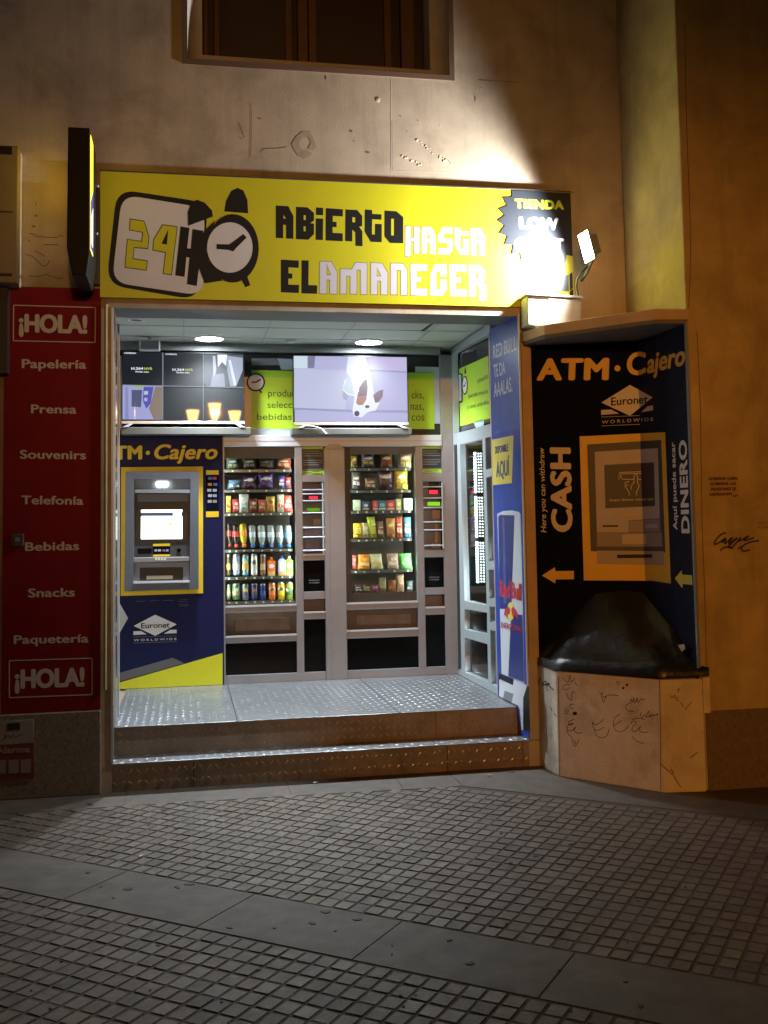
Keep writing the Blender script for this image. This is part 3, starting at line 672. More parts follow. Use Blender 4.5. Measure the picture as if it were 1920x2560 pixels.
# ================================================================ ALCOVE: steps, ceiling, header
ZP, YB, XR = .352, 1.81, 2.22
def lozenges(mb, P, a0, a1, b0, b1, pitch, skip=None, h0=0.0, hh=.0022):
    na, nb = int((a1-a0)/pitch), int((b1-b0)/pitch)
    for i in range(na):
        for j in range(nb):
            a = a0+(i+.5)*(a1-a0)/na; b = b0+(j+.5)*(b1-b0)/nb
            if skip and random.random() < skip(a, b): continue
            t = pi/4 if (i+j) % 2 else -pi/4
            L, W = pitch*.46, pitch*.15
            d = (cos(t), sin(t)); n = (-sin(t), cos(t)); hj = hh*random.uniform(.7, 1.1)
            q = [P.w(a+d[0]*x+n[0]*y, b+d[1]*x+n[1]*y, h) for x, y, h in ((-L, 0, h0), (0, -W, h0), (L, 0, h0), (0, W, h0), (-L*.45, 0, h0+hj), (L*.45, 0, h0+hj))]
            mb.add(q, [(0, 1, 5, 4), (1, 2, 5), (2, 3, 5), (3, 0, 4, 5)][:3]+[(0, 4, 5, 3)] if False else [(0, 1, 5, 4), (1, 2, 5), (2, 3, 5), (3, 0, 4), (3, 4, 5)], True)
TOP = lambda z: Plane((0, 0, z), (1, 0, 0), (0, 1, 0))
step = thing('entrance_step', (.9, .1, 0), 'lower of the two checker plate steps, at pavement level', 'step', 'steps up to the shop entrance')
mb = MB(); mb.box(-.468, 2.288, .006, .22, 0, .162); mb.build('riser', RISER, step)
mb = MB(); mb.box(-.47, 2.288, -.004, .2195, .163, .172); mb.build('tread', CHECK, step, bevel=.002)
mb = MB(); lozenges(mb, TOP(.172), -.46, 2.28, .0, .212, .05, hh=.004); mb.build('tread_pattern', CHECK, step)
RP = PY(.006)
mb = MB(); lozenges(mb, RP, -.45, 2.27, .015, .155, .047, hh=.004); mb.build('riser_pattern', RIS2, step)
mb = MB()
for u_, v_ in ((484, 1960), (1119, 1920), (1308, 1905)):
    a = RP(u_, v_)[0]; mb.box(a-.002, a+.002, .0045, .0062, .004, .160)
mb.build('joint', BLACK, step)
plat = thing('entrance_platform', (.9, 1.0, 0), 'upper checker plate platform in front of the vending machines', 'platform', 'steps up to the shop entrance')
mb = MB(); mb.box(-.60, 2.217, .222, 2.1, 0, .342); mb.build('riser', RISER, plat)
mb = MB(); mb.box(-.452, 2.217, .208, 1.86, .343, ZP); mb.build('floor_plate', CHECK, plat, bevel=.002)
mb = MB()
worn = lambda a, b: max(0, min(.45, .6-abs(a-.35)*.8))
lozenges(mb, TOP(ZP), -.44, 2.21, .215, 1.79, .05, skip=worn, hh=.0028); mb.build('floor_pattern', CHECK, plat)
RP2 = PY(.222); mb = MB(); lozenges(mb, RP2, -.43, 2.2, .185, .33, .047, hh=.0012); mb.build('riser_pattern', RIS2, plat)
mb = MB()
for (u0, v0), (u1, v1) in (((565, 1726), (603, 1802)), ((926, 1719), (995, 1781))):
    q = [TOP(ZP)(u0, v0), TOP(ZP)(u1, v1)]
    x = (q[0][0]+q[1][0])/2; mb.box(x-.0025, x+.0025, .207, 1.80, ZP-.001, ZP+.0012)
a = RP2(1090, 1820)[0]; mb.box(a-.002, a+.002, .2205, .2222, .18, .340)
mb.build('joint', BLACK, plat)

# header box (roller shutter housing) and ceiling
hd = thing('shutter_housing', (.9, .2, 3.0), 'grey ribbed shutter housing across the top of the shop opening', 'shutter')
mb = MB(); mb.box(-.44, 2.215, .005, .39, 3.001, 3.3); mb.build('casing', M('housing_grey', (.26, .27, .27), .5, metal=.3, noise=.15, nscale=7), hd)
mb = MB()
for k in range(14): mb.box(-.438, 2.213, .015+k*.027, .028+k*.027, 2.997, 3.0005)
mb.build('ribs', M('housing_rib', (.33, .34, .34), .45, metal=.3), hd)
mb = MB(); mb.box(-.47, 2.289, -.006, .004, 2.985, 3.042); mb.build('front_lip', PLASTER, hd)
ZC = 3.083
ce = MB(); ce.box(-1.2, 2.4, .392, 2.2, ZC, ZC+.05); put(ce.build('ceiling', CEILM), kind='structure')
cg = MB()
for y in (.62, 1.08, 1.52): cg.box(-.8, 2.21, y-.004, y+.004, ZC-.003, ZC-.0005)
for x in (-.62, .0, .62, 1.24, 1.86): cg.box(x-.004, x+.004, .40, 1.80, ZC-.0045, ZC-.0032)
put(cg.build('ceiling_joints', M('ceiling_joint', (.33, .34, .32), .8)), kind='structure')
def disc_light(x, y, r, label):
    t = thing('ceiling_light', (x, y, ZC), label, 'ceiling light', 'round lights in the entrance ceiling')
    mb = MB(); mb.lathe((x, y, ZC-.0005), [(r+.018, 0), (r+.018, -.012), (r, -.018), (r, -.002)], (0, 0, 1), 32); mb.build('rim', WHITEP, t)
    mb = MB(); mb.lathe((x, y, ZC-.001), [(r-.001, -.012), (r*.7, -.016), (0, -.017)], (0, 0, 1), 32); mb.build('diffuser', emis('led_diffuser', (.86, .94, 1.0), S_CEIL), t)
    return t
lights = [disc_light(.195, 1.519, .106, 'lit round ceiling light on the left, above the security monitor'), disc_light(1.471, 1.56, .106, 'lit round ceiling light on the right, above the dog television')]
t = thing('ceiling_spot', (-.334, .87, ZC), 'unlit dark recessed spot in the ceiling near the left jamb', 'ceiling light')
mb = MB(); mb.lathe((-.334, .87, ZC-.0005), [(.062, 0), (.06, -.007), (.048, -.008), (.044, -.001)], (0, 0, 1), 24); mb.build('ring', WHITEP, t)
mb = MB(); mb.lathe((-.334, .87, ZC-.001), [(.044, -.002), (0, -.002)], (0, 0, 1), 24); mb.build('bulb', BLACK, t)
t = thing('smoke_detector', (.84, 1.58, ZC), 'small round white smoke detector on the ceiling between the two lit lights', 'detector')
mb = MB(); mb.lathe((.841, 1.56, ZC), [(.045, 0), (.043, -.02), (.02, -.03), (0, -.03)], (0, 0, 1), 20); mb.build('body', CEILM, t)
t = thing('motion_sensor', (-.26, 1.5, 3.0), 'grey box sensor in a white frame under the ceiling by the security monitor', 'sensor')
SP_ = PY(1.5); a, b = SP_(348, 849); c, d = SP_(400, 876)
mb = MB(); mb.box(a, c, 1.5, 1.56, d, b); mb.build('case', WHITEP, t, bevel=.006)
mb = MB(); mb.box(a+.012, c-.012, 1.497, 1.4995, d+.012, b-.01); mb.build('window', GREYM, t)
mb = MB(); mb.tube([((a+c)/2, 1.53, b-.01), ((a+c)/2, 1.53, ZC)], .012); mb.build('stem', WHITEP, t)
# long slot vent in the ceiling
t = thing('ceiling_slot', (1.75, 1.0, ZC), 'dark slot along a tilted ceiling tile at right', 'vent')
CEp = Plane((0, 0, ZC-.006), (1, 0, 0), (0, 1, 0))
mb = MB(); q = [CEp(1084, 806), CEp(1090, 806), CEp(1062, 828), CEp(1052, 828)]; mb.add([(x, y, ZC-.006) for x, y in q]+[(x, y, ZC-.001) for x, y in q], [(0, 1, 2, 3), (4, 5, 6, 7), (0, 1, 5, 4), (1, 2, 6, 5), (2, 3, 7, 6), (3, 0, 4, 7)]); mb.build('slot', BLACK, t)

# left jamb: stainless folded panel; left side wall beyond
jm = thing('steel_jamb', (-.44, .3, .18), 'polished steel panel lining the left side of the entrance', 'door jamb')
mb = MB(); mb.box(-.452, -.440, .004, .62, ZP+.002, 3.0); mb.build('panel', STEEL, jm)
mb = MB(); mb.box(-.446, -.432, -.004, .0035, .176, 2.985); mb.build('front_trim', ALU_B, jm)
mb = MB(); mb.box(-.4395, -.432, .60, .62, ZP+.002, 3.0); mb.build('rear_trim', ALU_B, jm)
lw = MB(); lw.box(-.95, -.9, .35, 2.2, 0, 3.3); put(lw.build('side_wall', CEILM, None, org=(-.92, 1, 0)), 'pale inner wall on the left side of the entrance alcove', 'wall')

# ================================================================ BACK PARTITION (aluminium frames)
YF = 1.80
BF = PY(YF); BG = PY(1.83)
pt = thing('glazed_partition', (1.3, 1.82, ZP), 'silver aluminium partition framing the two vending machines', 'partition')
def bar(mb, u0, v0, u1, v1, P=BF, y0=YF, y1=YF+.05):
    a, b = P(u0, (v0+v1)/2); c, d = P(u1, (v0+v1)/2); um = (u0+u1)/2
    zt = P(um, v0)[1]; zb = P(um, v1)[1]; mb.box(a, c, y0, y1, zb, zt); return (a, c, zb, zt)
# vertical members
vx = {}
Zb, Zt = ZP+.001, 2.243
def vbar(mb, u0, u1, vref, zb, zt, y0=YF, y1=YF+.05):
    a = BF(u0, vref)[0]; c = BF(u1, vref)[0]; mb.box(a, c, y0, y1, zb, zt); return a, c
ms = MB()
m1 = vbar(ms, 739, 757, 1300, .42, Zt)
m2 = vbar(ms, 1041, 1059, 1300, .42, Zt)
e1 = vbar(ms, 555.5, 559, 1300, .42, Zt)
ex = vbar(ms, 1108, 1140, 1300, Zb, 3.02)
ms.build('mullion', ALU, pt, bevel=.003)
px0 = BF(811, 1300)[0]; px1 = BF(863, 1300)[0]
P0 = MB()
P0.box(px0, px1, YF-.012, YF+.05, Zb, Zt-.02)
P0.build('post', ALU, pt, bevel=.004)
pp = MB(); pxs = BF(823, 1300)[0]
pp.slab(BF, [(px0+.0, Zt-.02), (px0+.045, Zt+.022), (px1-.045, Zt+.022), (px1, Zt-.02)], -.05, .0125)
pp.build('post_cap', ALU, pt)
pp = MB(); pp.box(pxs-.001, pxs+.001, YF-.0135, YF-.0118, Zb, Zt-.03); pp.build('post_seam', GREYM, pt)
# horizontal members
zt1 = 2.338
hm = MB(); hm.box(e1[0], ex[0], YF-.006, YF+.05, Zt+.003, zt1); hm.build('transom', ALU_B, pt, bevel=.003)
hm = MB(); hm.box(e1[0], ex[0], YF-.0075, YF-.0055, 2.287, 2.290); hm.build('transom_seam', GREYM, pt)
hm = MB(); hm.box(e1[0], px0, YF, YF+.05, Zb, .4195); hm.box(px1, ex[0], YF, YF+.05, Zb, .4195); hm.build('bottom_rail', ALU, pt, bevel=.003)
hm = MB(); hm.box(-.9, ex[0], YF-.02, YF+.08, 3.02, ZC-.001); hm.build('head_rail', M('head_grey', (.36, .38, .38), .5, metal=.2), pt)
def rail(u0, u1, v0, v1, xl, xr, mat=ALU, y0=YF+.001, name='rail', y1=YF+.05):
    um = (u0+u1)/2; zt = BF(um, v0)[1]; zb = BF(um, v1)[1]
    mb = MB(); mb.box(xl, xr, y0, y1, zb, zt); mb.build(name, mat, pt, bevel=.002); return zb, zt
L = e1[1], m1[0]; KA_ = m1[1], px0; R_ = px1, m2[0]; KB = m2[1], ex[0]
r1 = rail(559, 739, 1513, 1531, *L); r2 = rail(559, 739, 1588, 1606, *L)
r3 = rail(863, 1041, 1505, 1523, *R_); r4 = rail(863, 1041, 1573, 1594, *R_)
for (z_, xl, xr) in ((r1[1], *L), (r2[1], *L), (r3[1], *R_), (r4[1], *R_)):
    mb = MB(); mb.box(xl, xr, YF-.004, YF+.0005, z_-.012, z_+.002); mb.build('rail_edge', ALU_B, pt)
kz = [rail(757, 811, a_, b_, *KA_) for a_, b_ in ((1187, 1205), (1385, 1401), (1479, 1498), (1529, 1548))]
kz2 = [rail(1059, 1108, a_, b_, *KB) for a_, b_ in ((1183, 1204), (1375, 1393), (1469, 1487), (1517, 1537))]
for (z_, xl, xr) in ((kz[3][1], *KA_), (kz2[3][1], *KB), (kz[1][1], *KA_)):
    mb = MB(); mb.box(xl, xr, YF-.004, YF+.0005, z_-.012, z_+.002); mb.build('rail_edge', ALU_B, pt)
# black kick and side panels
def panel(xl, xr, zb, zt, name='black_panel', mat=BLACKG, y0=YF+.02):
    mb = MB(); mb.box(xl, xr, y0, y0+.012, zb, zt); return mb.build(name, mat, pt)
panel(*L, .42, r2[0]); panel(*R_, .42, r4[0]); panel(*KA_, .42, kz[3][0]); panel(*KB, .42, kz2[3][0])
panel(*KA_, kz[2][1], kz[1][0]); panel(*KB, kz2[2][1], kz2[1][0])
# info posters
for (x0_, x1_), z0_, lab in ((KA_, kz[0][1], 1), (KB, kz2[0][1], 2)):
    o = panel(x0_, x1_, z0_, Zt+.002, 'info_poster', M('poster_black', (.02, .03, .035), .4), YF+.022)
    PP = PY(YF+.0215); W_ = x1_-x0_; H_ = Zt-z0_
    mb = MB(); mb.slab(PP, [(x0_, z0_+.004), (x1_, z0_+.004), (x1_, z0_+.035), (x0_, z0_+.035)], 0, .001); mb.slab(PP, [(x0_, Zt-.018), (x1_, Zt-.018), (x1_, Zt), (x0_, Zt)], 0, .001); mb.build('lime_strip', LIME, o)
    mb = MB()
    for k in range(11):
        zz = Zt-.04-k*.0185
        if k in (3, 7): continue
        mb.slab(PP, [(x0_+.01+(0.07 if k > 8 else 0), zz), (x0_+W_*(.95 if k % 3 else .8), zz), (x0_+W_*(.95 if k % 3 else .8), zz+.006), (x0_+.01+(0.07 if k > 8 else 0), zz+.006)], 0, .001)
    mb.slab(PP, [(x0_+.02, z0_+.015), (x0_+.08, z0_+.015), (x0_+.08, z0_+.024), (x0_+.02, z0_+.024)], .0012, .002)
    mb.build('print_lines', M('poster_print', (.22, .25, .27), .5), o)
# small print on the black panels
for (x0_, x1_), zc_ in ((KA_, (kz[2][1]+kz[1][0])/2-.04), (KB, (kz2[2][1]+kz2[1][0])/2-.045)):
    PP = PY(YF+.02); xm = (x0_+x1_)/2
    me = join_meshes([text_mesh(s_, PP, (xm-.042, zc_-k*.02), (xm+.042, zc_-k*.02), (xm-.042, zc_-k*.02+.009)) for k, s_ in enumerate(('INTRODUCE AQUI', 'TUS MONEDAS'))])
    me.materials.append(M('small_print', (.35, .36, .37), .5)); link('lettering', me, pt)
# guard bars over the payment openings
def guards(rng, vs, u_ref, xr_bar):
    for v in vs:
        z = BF(u_ref, v)[1]; mb = MB(); mb.tube([(rng[0]-.0, YF-.006, z), (rng[1]+.0, YF-.006, z)], .0055); mb.build('guard_bar', ALU_B, pt)
    z0_ = BF(u_ref, vs[-1]+8)[1]; z1_ = BF(u_ref, 1207)[1]
    mb = MB(); mb.tube([(xr_bar, YF-.006, z0_), (xr_bar, YF-.006, z1_)], .006); mb.build('guard_bar', ALU_B, pt)
guards(KA_, (1224.6, 1235, 1251.7, 1282, 1319, 1342.6, 1376), 784, KA_[1]-.012)
guards(KB, (1217, 1245, 1269, 1305, 1325, 1363.5), 1084, KB[1]-.006)
# glass panes over the machines
mb = MB(); mb.box(*L, YF+.03, YF+.034, r1[1], Zt+.002); mb.build('glass_pane', GLASS, pt)
mb = MB(); mb.box(*R_, YF+.03, YF+.034, r3[1], Zt+.002); mb.build('glass_pane', GLASS, pt)
# upper glazing strip: dark film with lime print
UG = PY(1.84)
x_l = -.9
panel(x_l, ex[0], zt1+.001, 3.019, 'dark_film', M('film_black', (.012, .014, .015), .25), 1.84)
KT1 = crop(270, 760, .25919); KT2 = crop(600, 760, .38577)
px_shape('lime_film', UG, [[(629, 925), (760, 928), (760, 1073), (629, 1071)]], LIME, pt, h=.001, th=.001)
px_shape('lime_film', UG, [[(1005, 931), (1084.5, 933), (1086, 1073), (1005, 1072)]], LIME, pt, h=.001, th=.001)
px_shape('pale_film', UG, [[(629, 1071.5), (730, 1073.5), (730, 1089), (629, 1087)]], PALEB, pt, h=.001, th=.001)
px_shape('pale_film', UG, [[(692, 896), (740, 898), (740, 925), (703, 924)]], PALEB, pt, h=.001, th=.001)
px_shape('pale_film', UG, [[KT2(1135, 405), KT2(1300, 410), KT2(1305, 775), KT2(1258, 775), KT2(1255, 446), KT2(1135, 443)]], PALEB, pt, h=.001, th=.001)
px_shape('grey_film', UG, [[(629, 896), (690, 896), (698, 913), (629, 914)]], GREYM, pt, h=.001, th=.001)
px_shape('clock_ring', UG, [[KT2(x, y) for x, y in circ((102, 507), 60, 30)], [KT2(x, y) for x, y in circ((102, 507), 50, 30)]], BLACKP, pt, h=.0035, th=.001)
px_shape('clock_face', UG, [[KT2(x, y) for x, y in circ((102, 507), 51, 30)]], WHITEP, pt, h=.0023, th=.001)
strokes('clock_hand', UG, [[KT2(75, 508), KT2(105, 506), KT2(134, 488)]], .012, BLACKP, pt, h=.0045, smooth=False)
strokes('clock_leg', UG, [[KT2(125, 555), KT2(140, 577)]], .012, BLACKP, pt, h=.0035, smooth=False)
DKG = M('print_dark_green', (.05, .09, .015), .5)
texts('lettering', [('productos', UG, KT2(182, 600), KT2(440, 600), KT2(182, 552)), ('selección', UG, KT2(178, 674), KT2(420, 674), KT2(178, 628)), ('bebidas', UG, KT2(110, 750), KT2(335, 750), KT2(110, 708)),
    ('snacks,', UG, KT2(1005, 612), KT2(1190, 612), KT2(1005, 566)), ('golosinas,', UG, KT2(960, 686), KT2(1190, 686), KT2(960, 642)), ('y otros artic', UG, KT2(960, 756), KT2(1195, 756), KT2(960, 712))][:3], DKG, pt, h=.0025)
texts('lettering', [('cks,', UG, KT2(1112, 612), KT2(1190, 612), KT2(1112, 560)), ('nas,', UG, KT2(1105, 686), KT2(1190, 686), KT2(1105, 632)), ('cos', UG, KT2(1112, 756), KT2(1195, 756), KT2(1112, 702))], DKG, pt, h=.0025)
px_shape('pale_film', UG, [[(297, 890), (305, 890), (305, 1072), (297, 1072)]], PALEB, pt, h=.001, th=.001)
# wall filler behind the cash machine column
# ================================================================ TELEVISIONS on grey ledges
def tv_shelf(u0, v0, u1, v1, label):
    P = PY(1.66); a, b = P(u0, v0); c, d = P(u1, v1)
    mb = MB(); mb.box(a, c, 1.66, 1.835, d, b); o = mb.build('tv_shelf', GREYBAND, None, org=((a+c)/2, 1.75, d), bevel=.004)
    put(o, label, 'shelf', 'ledges under the televisions'); return b
z1_ = tv_shelf(303, 1068, 628, 1086, 'grey ledge under the security monitor at left')
z2_ = tv_shelf(730, 1070, 1030, 1086, 'grey ledge under the dog television')
TVP = PY(1.70)
def tv(tl, br, zfoot, label, feet):
    a, b = TVP(*tl); c, d = TVP(*br)
    t = thing('television', ((a+c)/2, 1.73, zfoot), label, 'television', 'flat televisions above the vending machines')
    mb = MB(); mb.box(a, c, 1.70, 1.74, d, b); mb.build('case', BLACK, t, bevel=.004)
    mb = MB(); mb.box(a, c, 1.694, 1.6995, d, d+.022); mb.build('lower_bezel', M('bezel_silver', (.45, .47, .50), .3, metal=.6), t, bevel=.002)
    for fx, sx in feet:
        mb = MB(); q = TVP(fx, 1060)[0]
        mb.add([(q-.012, 1.66, d), (q+.012, 1.66, d), (q+.012, 1.70, d), (q-.012, 1.70, d), (q+sx-.02, 1.655, zfoot+.001), (q+sx+.02, 1.655, zfoot+.001), (q+sx+.02, 1.70, zfoot+.001), (q+sx-.02, 1.70, zfoot+.001)],
               [(0, 1, 2, 3), (4, 7, 6, 5), (0, 4, 5, 1), (1, 5, 6, 2), (2, 6, 7, 3), (3, 7, 4, 0)]); mb.build('foot', ALU_B, t)
    return t, (a, c, d+.022, b)
t1, r_ = tv((304, 878), (612, 1060), z1_, 'television split into six security camera views, left of the lime panel', ((330, -.05), (590, .05)))
SC = PY(1.6995)
def scr(name, q, col, s, t, h, px=True, P=SC):
    m = emis(name, col, s)
    loops = [pl(P, l) for l in q] if px else q
    return shape(name, P, loops, m, t, h=h, th=.0004)
a, c, d, b = r_
scr('screen', [[(a+.01, d+.003), (c-.01, d+.003), (c-.01, b-.008), (a+.01, b-.008)]], (.010, .013, .019), 1, t1, .0002, px=False)
c1 = KT1
def T1(pts): return [c1(x, y) for x, y in pts]
scr('camera_view', [T1([(140, 785), (525, 790), (525, 1115), (140, 1113)])], (.42, .44, .78), .8, t1, .0008)
scr('picture_dark', [T1([(228, 830), (330, 830), (318, 995), (228, 990)])], (.10, .11, .22), .8, t1, .0014)
scr('picture_blue', [T1([(345, 800), (440, 800), (410, 960), (370, 1010), (335, 930)])], (.10, .10, .50), .8, t1, .0014)
scr('picture_brown', [T1([(455, 800), (525, 800), (525, 1112), (440, 1112), (395, 1010)])], (.30, .22, .17), .8, t1, .0014)
scr('picture_lime', [T1([(258, 788), (340, 788), (330, 815), (258, 812)])], (.35, .6, .15), .8, t1, .0020)
scr('picture_panel', [T1([(350, 840), (388, 840), (384, 875), (345, 875)])], (.6, .65, .8), .8, t1, .0020)
scr('picture_panel', [T1([(348, 905), (382, 905), (378, 940), (345, 935)])], (.5, .5, .8), .8, t1, .0020)
scr('picture_step', [T1([(170, 800), (190, 800), (200, 1110), (165, 1110)])], (.30, .31, .62), .8, t1, .0014)
scr('camera_view', [T1([(928, 490), (1302, 490), (1302, 640), (1235, 800), (960, 800), (928, 760)])], (.10, .12, .16), .9, t1, .0008)
scr('picture_bright', [T1([(1055, 488), (1150, 488), (1140, 600), (1100, 560), (1060, 610)])], (.85, .9, 1), 1, t1, .0014)
scr('picture_floor', [T1([(1010, 680), (1120, 670), (1130, 798), (985, 798)])], (.35, .38, .5), .9, t1, .0014)
scr('picture_shelf', [T1([(1150, 500), (1300, 520), (1300, 640), (1235, 795), (1180, 795), (1150, 640)])], (.42, .48, .62), .9, t1, .0014)
scr('picture_line', [T1([(1160, 540), (1185, 540), (1240, 780), (1215, 790)])], (.85, .9, 1), .9, t1, .0020)
scr('picture_line', [T1([(1010, 500), (1035, 500), (1045, 640), (1030, 690), (1015, 690)])], (.6, .65, .8), .9, t1, .0020)
scr('grid_line', [T1([(524, 470), (534, 470), (532, 1115), (524, 1115)])], (.35, .38, .45), .7, t1, .0026)
scr('grid_line', [T1([(915, 470), (925, 470), (922, 1115), (915, 1115)])], (.35, .38, .45), .7, t1, .0026)
scr('grid_line', [T1([(140, 778), (1305, 803), (1305, 811), (140, 786)])], (.35, .38, .45), .7, t1, .0032)
TXW = emis('screen_text', (.85, .88, .9), 1.0)
texts('caption', [('H.264', SC, c1(225, 634), c1(340, 634), c1(225, 608)), ('H.264', SC, c1(622, 645), c1(735, 645), c1(622, 620)), ('Pérdida video', SC, c1(265, 660), c1(395, 662), c1(265, 645)), ('Pérdida video', SC, c1(660, 668), c1(788, 670), c1(660, 652)), ('CAMERA01', SC, c1(155, 480), c1(270, 482), c1(155, 464)), ('CAMERA02', SC, c1(553, 490), c1(665, 492), c1(553, 476))], TXW, t1, bold=.03, h=.001)
texts('caption', [('NVR', SC, c1(350, 636), c1(428, 636), c1(350, 610)), ('NVR', SC, c1(745, 648), c1(820, 648), c1(745, 622))], emis('screen_text_lime', (.45, .6, .12), 1.0), t1, bold=.03, h=.001)
t2, r_ = tv((732, 887), (1022, 1063), z2_, 'television showing a white dog with brown ears, right of the lime panel', ((765, -.05), (995, .05)))
a, c, d, b = r_
scr('screen', [[(a+.01, d+.003), (c-.008, d+.003), (c-.008, b-.008), (a+.01, b-.008)]], (.50, .49, .76), .92, t2, .0002, px=False)
def T2(pts): return [KT2(x, y) for x, y in pts]
scr('picture_light', [T2([(350, 420), (720, 430), (680, 690), (350, 675)])], (.58, .60, .82), .9, t2, .0007)
scr('picture_lilac', [T2([(840, 345), (1078, 345), (1078, 440), (845, 430)])], (.60, .52, .80), .9, t2, .0007)
scr('picture_line', [T2([(350, 672), (720, 686), (1085, 690), (1085, 704), (720, 700), (350, 684)])], (.36, .35, .55), .9, t2, .0012)
scr('picture_line', [T2([(840, 425), (1078, 436), (1078, 446), (840, 434)])], (.36, .35, .55), .9, t2, .0012)
scr('picture_door', [T2([(440, 338), (488, 338), (480, 415), (440, 415)])], (.22, .23, .36), .9, t2, .0012)
scr('picture_window', [T2([(348, 338), (435, 338), (435, 417), (348, 417)])], (.66, .80, .90), .9, t2, .0012)
scr('dog_body', [T2([(700, 342), (812, 345), (835, 420), (858, 520), (868, 590), (905, 640), (880, 690), (830, 700), (790, 735), (740, 730), (728, 690), (742, 600), (700, 590), (665, 560), (675, 500), (690, 480), (690, 420)])], (.80, .85, .92), .95, t2, .0018)
scr('dog_shade', [T2([(690, 440), (720, 480), (740, 590), (700, 580), (668, 552), (690, 490)])], (.62, .70, .80), .9, t2, .0023)
scr('dog_ear', [T2([(768, 600), (772, 545), (800, 500), (822, 487), (826, 545), (822, 590)])], (.18, .09, .11), .9, t2, .0028)
scr('dog_patch', [T2([(752, 640), (765, 570), (822, 570), (818, 620), (795, 655), (765, 655)])], (.42, .17, .12), .9, t2, .0023)
scr('dog_ear', [T2([(862, 590), (900, 562), (928, 556), (922, 600), (895, 638), (875, 640)])], (.20, .10, .13), .9, t2, .0028)
scr('dog_eye', [T2(circ((824, 665), 15, 16, 9))], (.05, .03, .05), .9, t2, .0033)
scr('dog_nose', [T2(circ((757, 710), 17, 18, 18))], (.05, .04, .08), .9, t2, .0033)
scr('dog_paw', [T2([(668, 545), (700, 600), (690, 628), (665, 610)])], (.40, .42, .58), .9, t2, .0014)
mb = MB(); q = [TVP(*KT2(x, y)) for x, y in ((410, 792), (470, 795), (520, 810), (555, 846))]; mb.tube([(x, 1.65, z) for x, z in q], .005); cb = mb.build('cable', WHITEP, None, org=(q[0][0], 1.65, q[0][1])); put(cb, 'thin white cable dangling over the ledge below the dog television', 'cable')

# ================================================================ CASH MACHINE (left)
QP = PY(1.79)
SLATE = M('atm_fascia', (.085, .10, .125), .42, noise=.1)
atm = thing('cash_machine', (-.1, 1.79, ZP), 'lit grey cash machine set in a navy panel with yellow lettering', 'cash machine')
axl, axr = -.62, .304
mb = MB(); mb.box(axl, axr, 1.79, 1.85, ZP+.001, 2.343); mb.build('surround_panel', BLUE, atm)
mb = MB(); mb.box(axr+.0005, axr+.012, 1.788, 1.85, ZP+.001, 2.343); mb.build('edge_trim', ALU, atm)
A1 = crop(280, 1080, .18987); A2 = crop(280, 1440, .18083)
def Q(k, pts): return [k(x, y) for x, y in pts]
ins = lambda k, pts: [Q(k, pts)]
texts('lettering', [('ATM', QP, A1(-165, 366), A1(398, 362), A1(-165, 170)), ('•', QP, A1(446, 372), A1(500, 372), A1(446, 190))][:1], YELLOW2, atm, bold=.05, h=.001)
text('lettering', 'Cajero', QP, A1(552, 360), A1(1386, 358), A1(562, 150), YELLOW2, atm, bold=.035, shear=.2, h=.001)
px_shape('lettering_dot', QP, [Q(A1, circ((472, 274), 28, 20))], YELLOW2, atm)
px_shape('yellow_frame', QP, [Q(A1, [(120, 465), (1198, 455), (1198, 2122), (115, 2158)])], YELLOW2, atm, h=.001, th=.004)
px_shape('fascia', QP, [Q(A1, [(182, 530), (1140, 528), (1140, 2062), (168, 2092)]), Q(A1, [(298, 625), (1032, 620), (1022, 1965), (286, 1992)])], SLATE, atm, h=.006, th=.05)
px_shape('recess_back', QP, [Q(A1, [(290, 615), (1036, 615), (1036, 1975), (280, 1995)])], DGREY, atm, h=.0062, th=.002)
def abox(name, pts, h0, h1, mat, k=A1, bev=0, par=None):
    q = [QP(*k(x, y)) for x, y in pts]; mb = MB(); mb.slab(QP, q, h0, h1); return mb.build(name, mat, par or atm, bevel=bev)
abox('hood', [(305, 760), (1022, 760), (1022, 805), (305, 805)], .009, .05, GREYM)
abox('hood_panel', [(330, 815), (1010, 812), (1010, 915), (330, 925)], .009, .020, M('atm_slate', (.09, .11, .14), .4), bev=.004)
hq = [QP(*A1(x, y)) for x, y in ((300, 628), (1030, 622), (1028, 760), (300, 762))]
mb = MB(); v = [QP.w(*hq[0], .048), QP.w(*hq[1], .048), QP.w(*hq[2], .012), QP.w(*hq[3], .012)]; mb.add(v, [(0, 3, 2, 1)]); mb.build('hood_slope', GREYM, atm)
px_shape('lamp', QP, [Q(A1, rr([(585, 662), (745, 660), (745, 722), (585, 724)], 28))], emis('atm_lamp', (.9, .96, 1), 22), atm, h=.046, th=.003)
q = QP(*A1(660, 752)); mb = MB(); mb.lathe((q[0], 1.79-.012, q[1]), [(.0, .014), (.004, .012), (.0045, 0)], (0, -1, 0), 12); mb.build('camera_eye', BLACKG, atm)
abox('screen_bezel', [(320, 930), (1012, 925), (1010, 1440), (315, 1450)], .009, .014, BLACK)
SCW = emis('atm_screen', (.95, 1.0, .97), 2.4)
px_shape('screen', QP, [Q(A1, rr([(383, 1106), (928, 1104), (928, 1408), (380, 1412)], 14))], SCW, atm, h=.0145, th=.001)
px_shape('screen_bar', QP, [Q(A1, rr([(383, 1024), (928, 1020), (924, 1060), (383, 1064)], 10))], SCW, atm, h=.0145, th=.001)
px_shape('screen_title', QP, [Q(A1, [(385, 1068), (800, 1066), (800, 1100), (385, 1102)])], emis('atm_title', (.07, .09, .16), 1.0), atm, h=.0145, th=.001)
px_shape('screen_bar', QP, [Q(A1, [(803, 1064), (915, 1062), (915, 1100), (803, 1100)])], SCW, atm, h=.0145, th=.001)
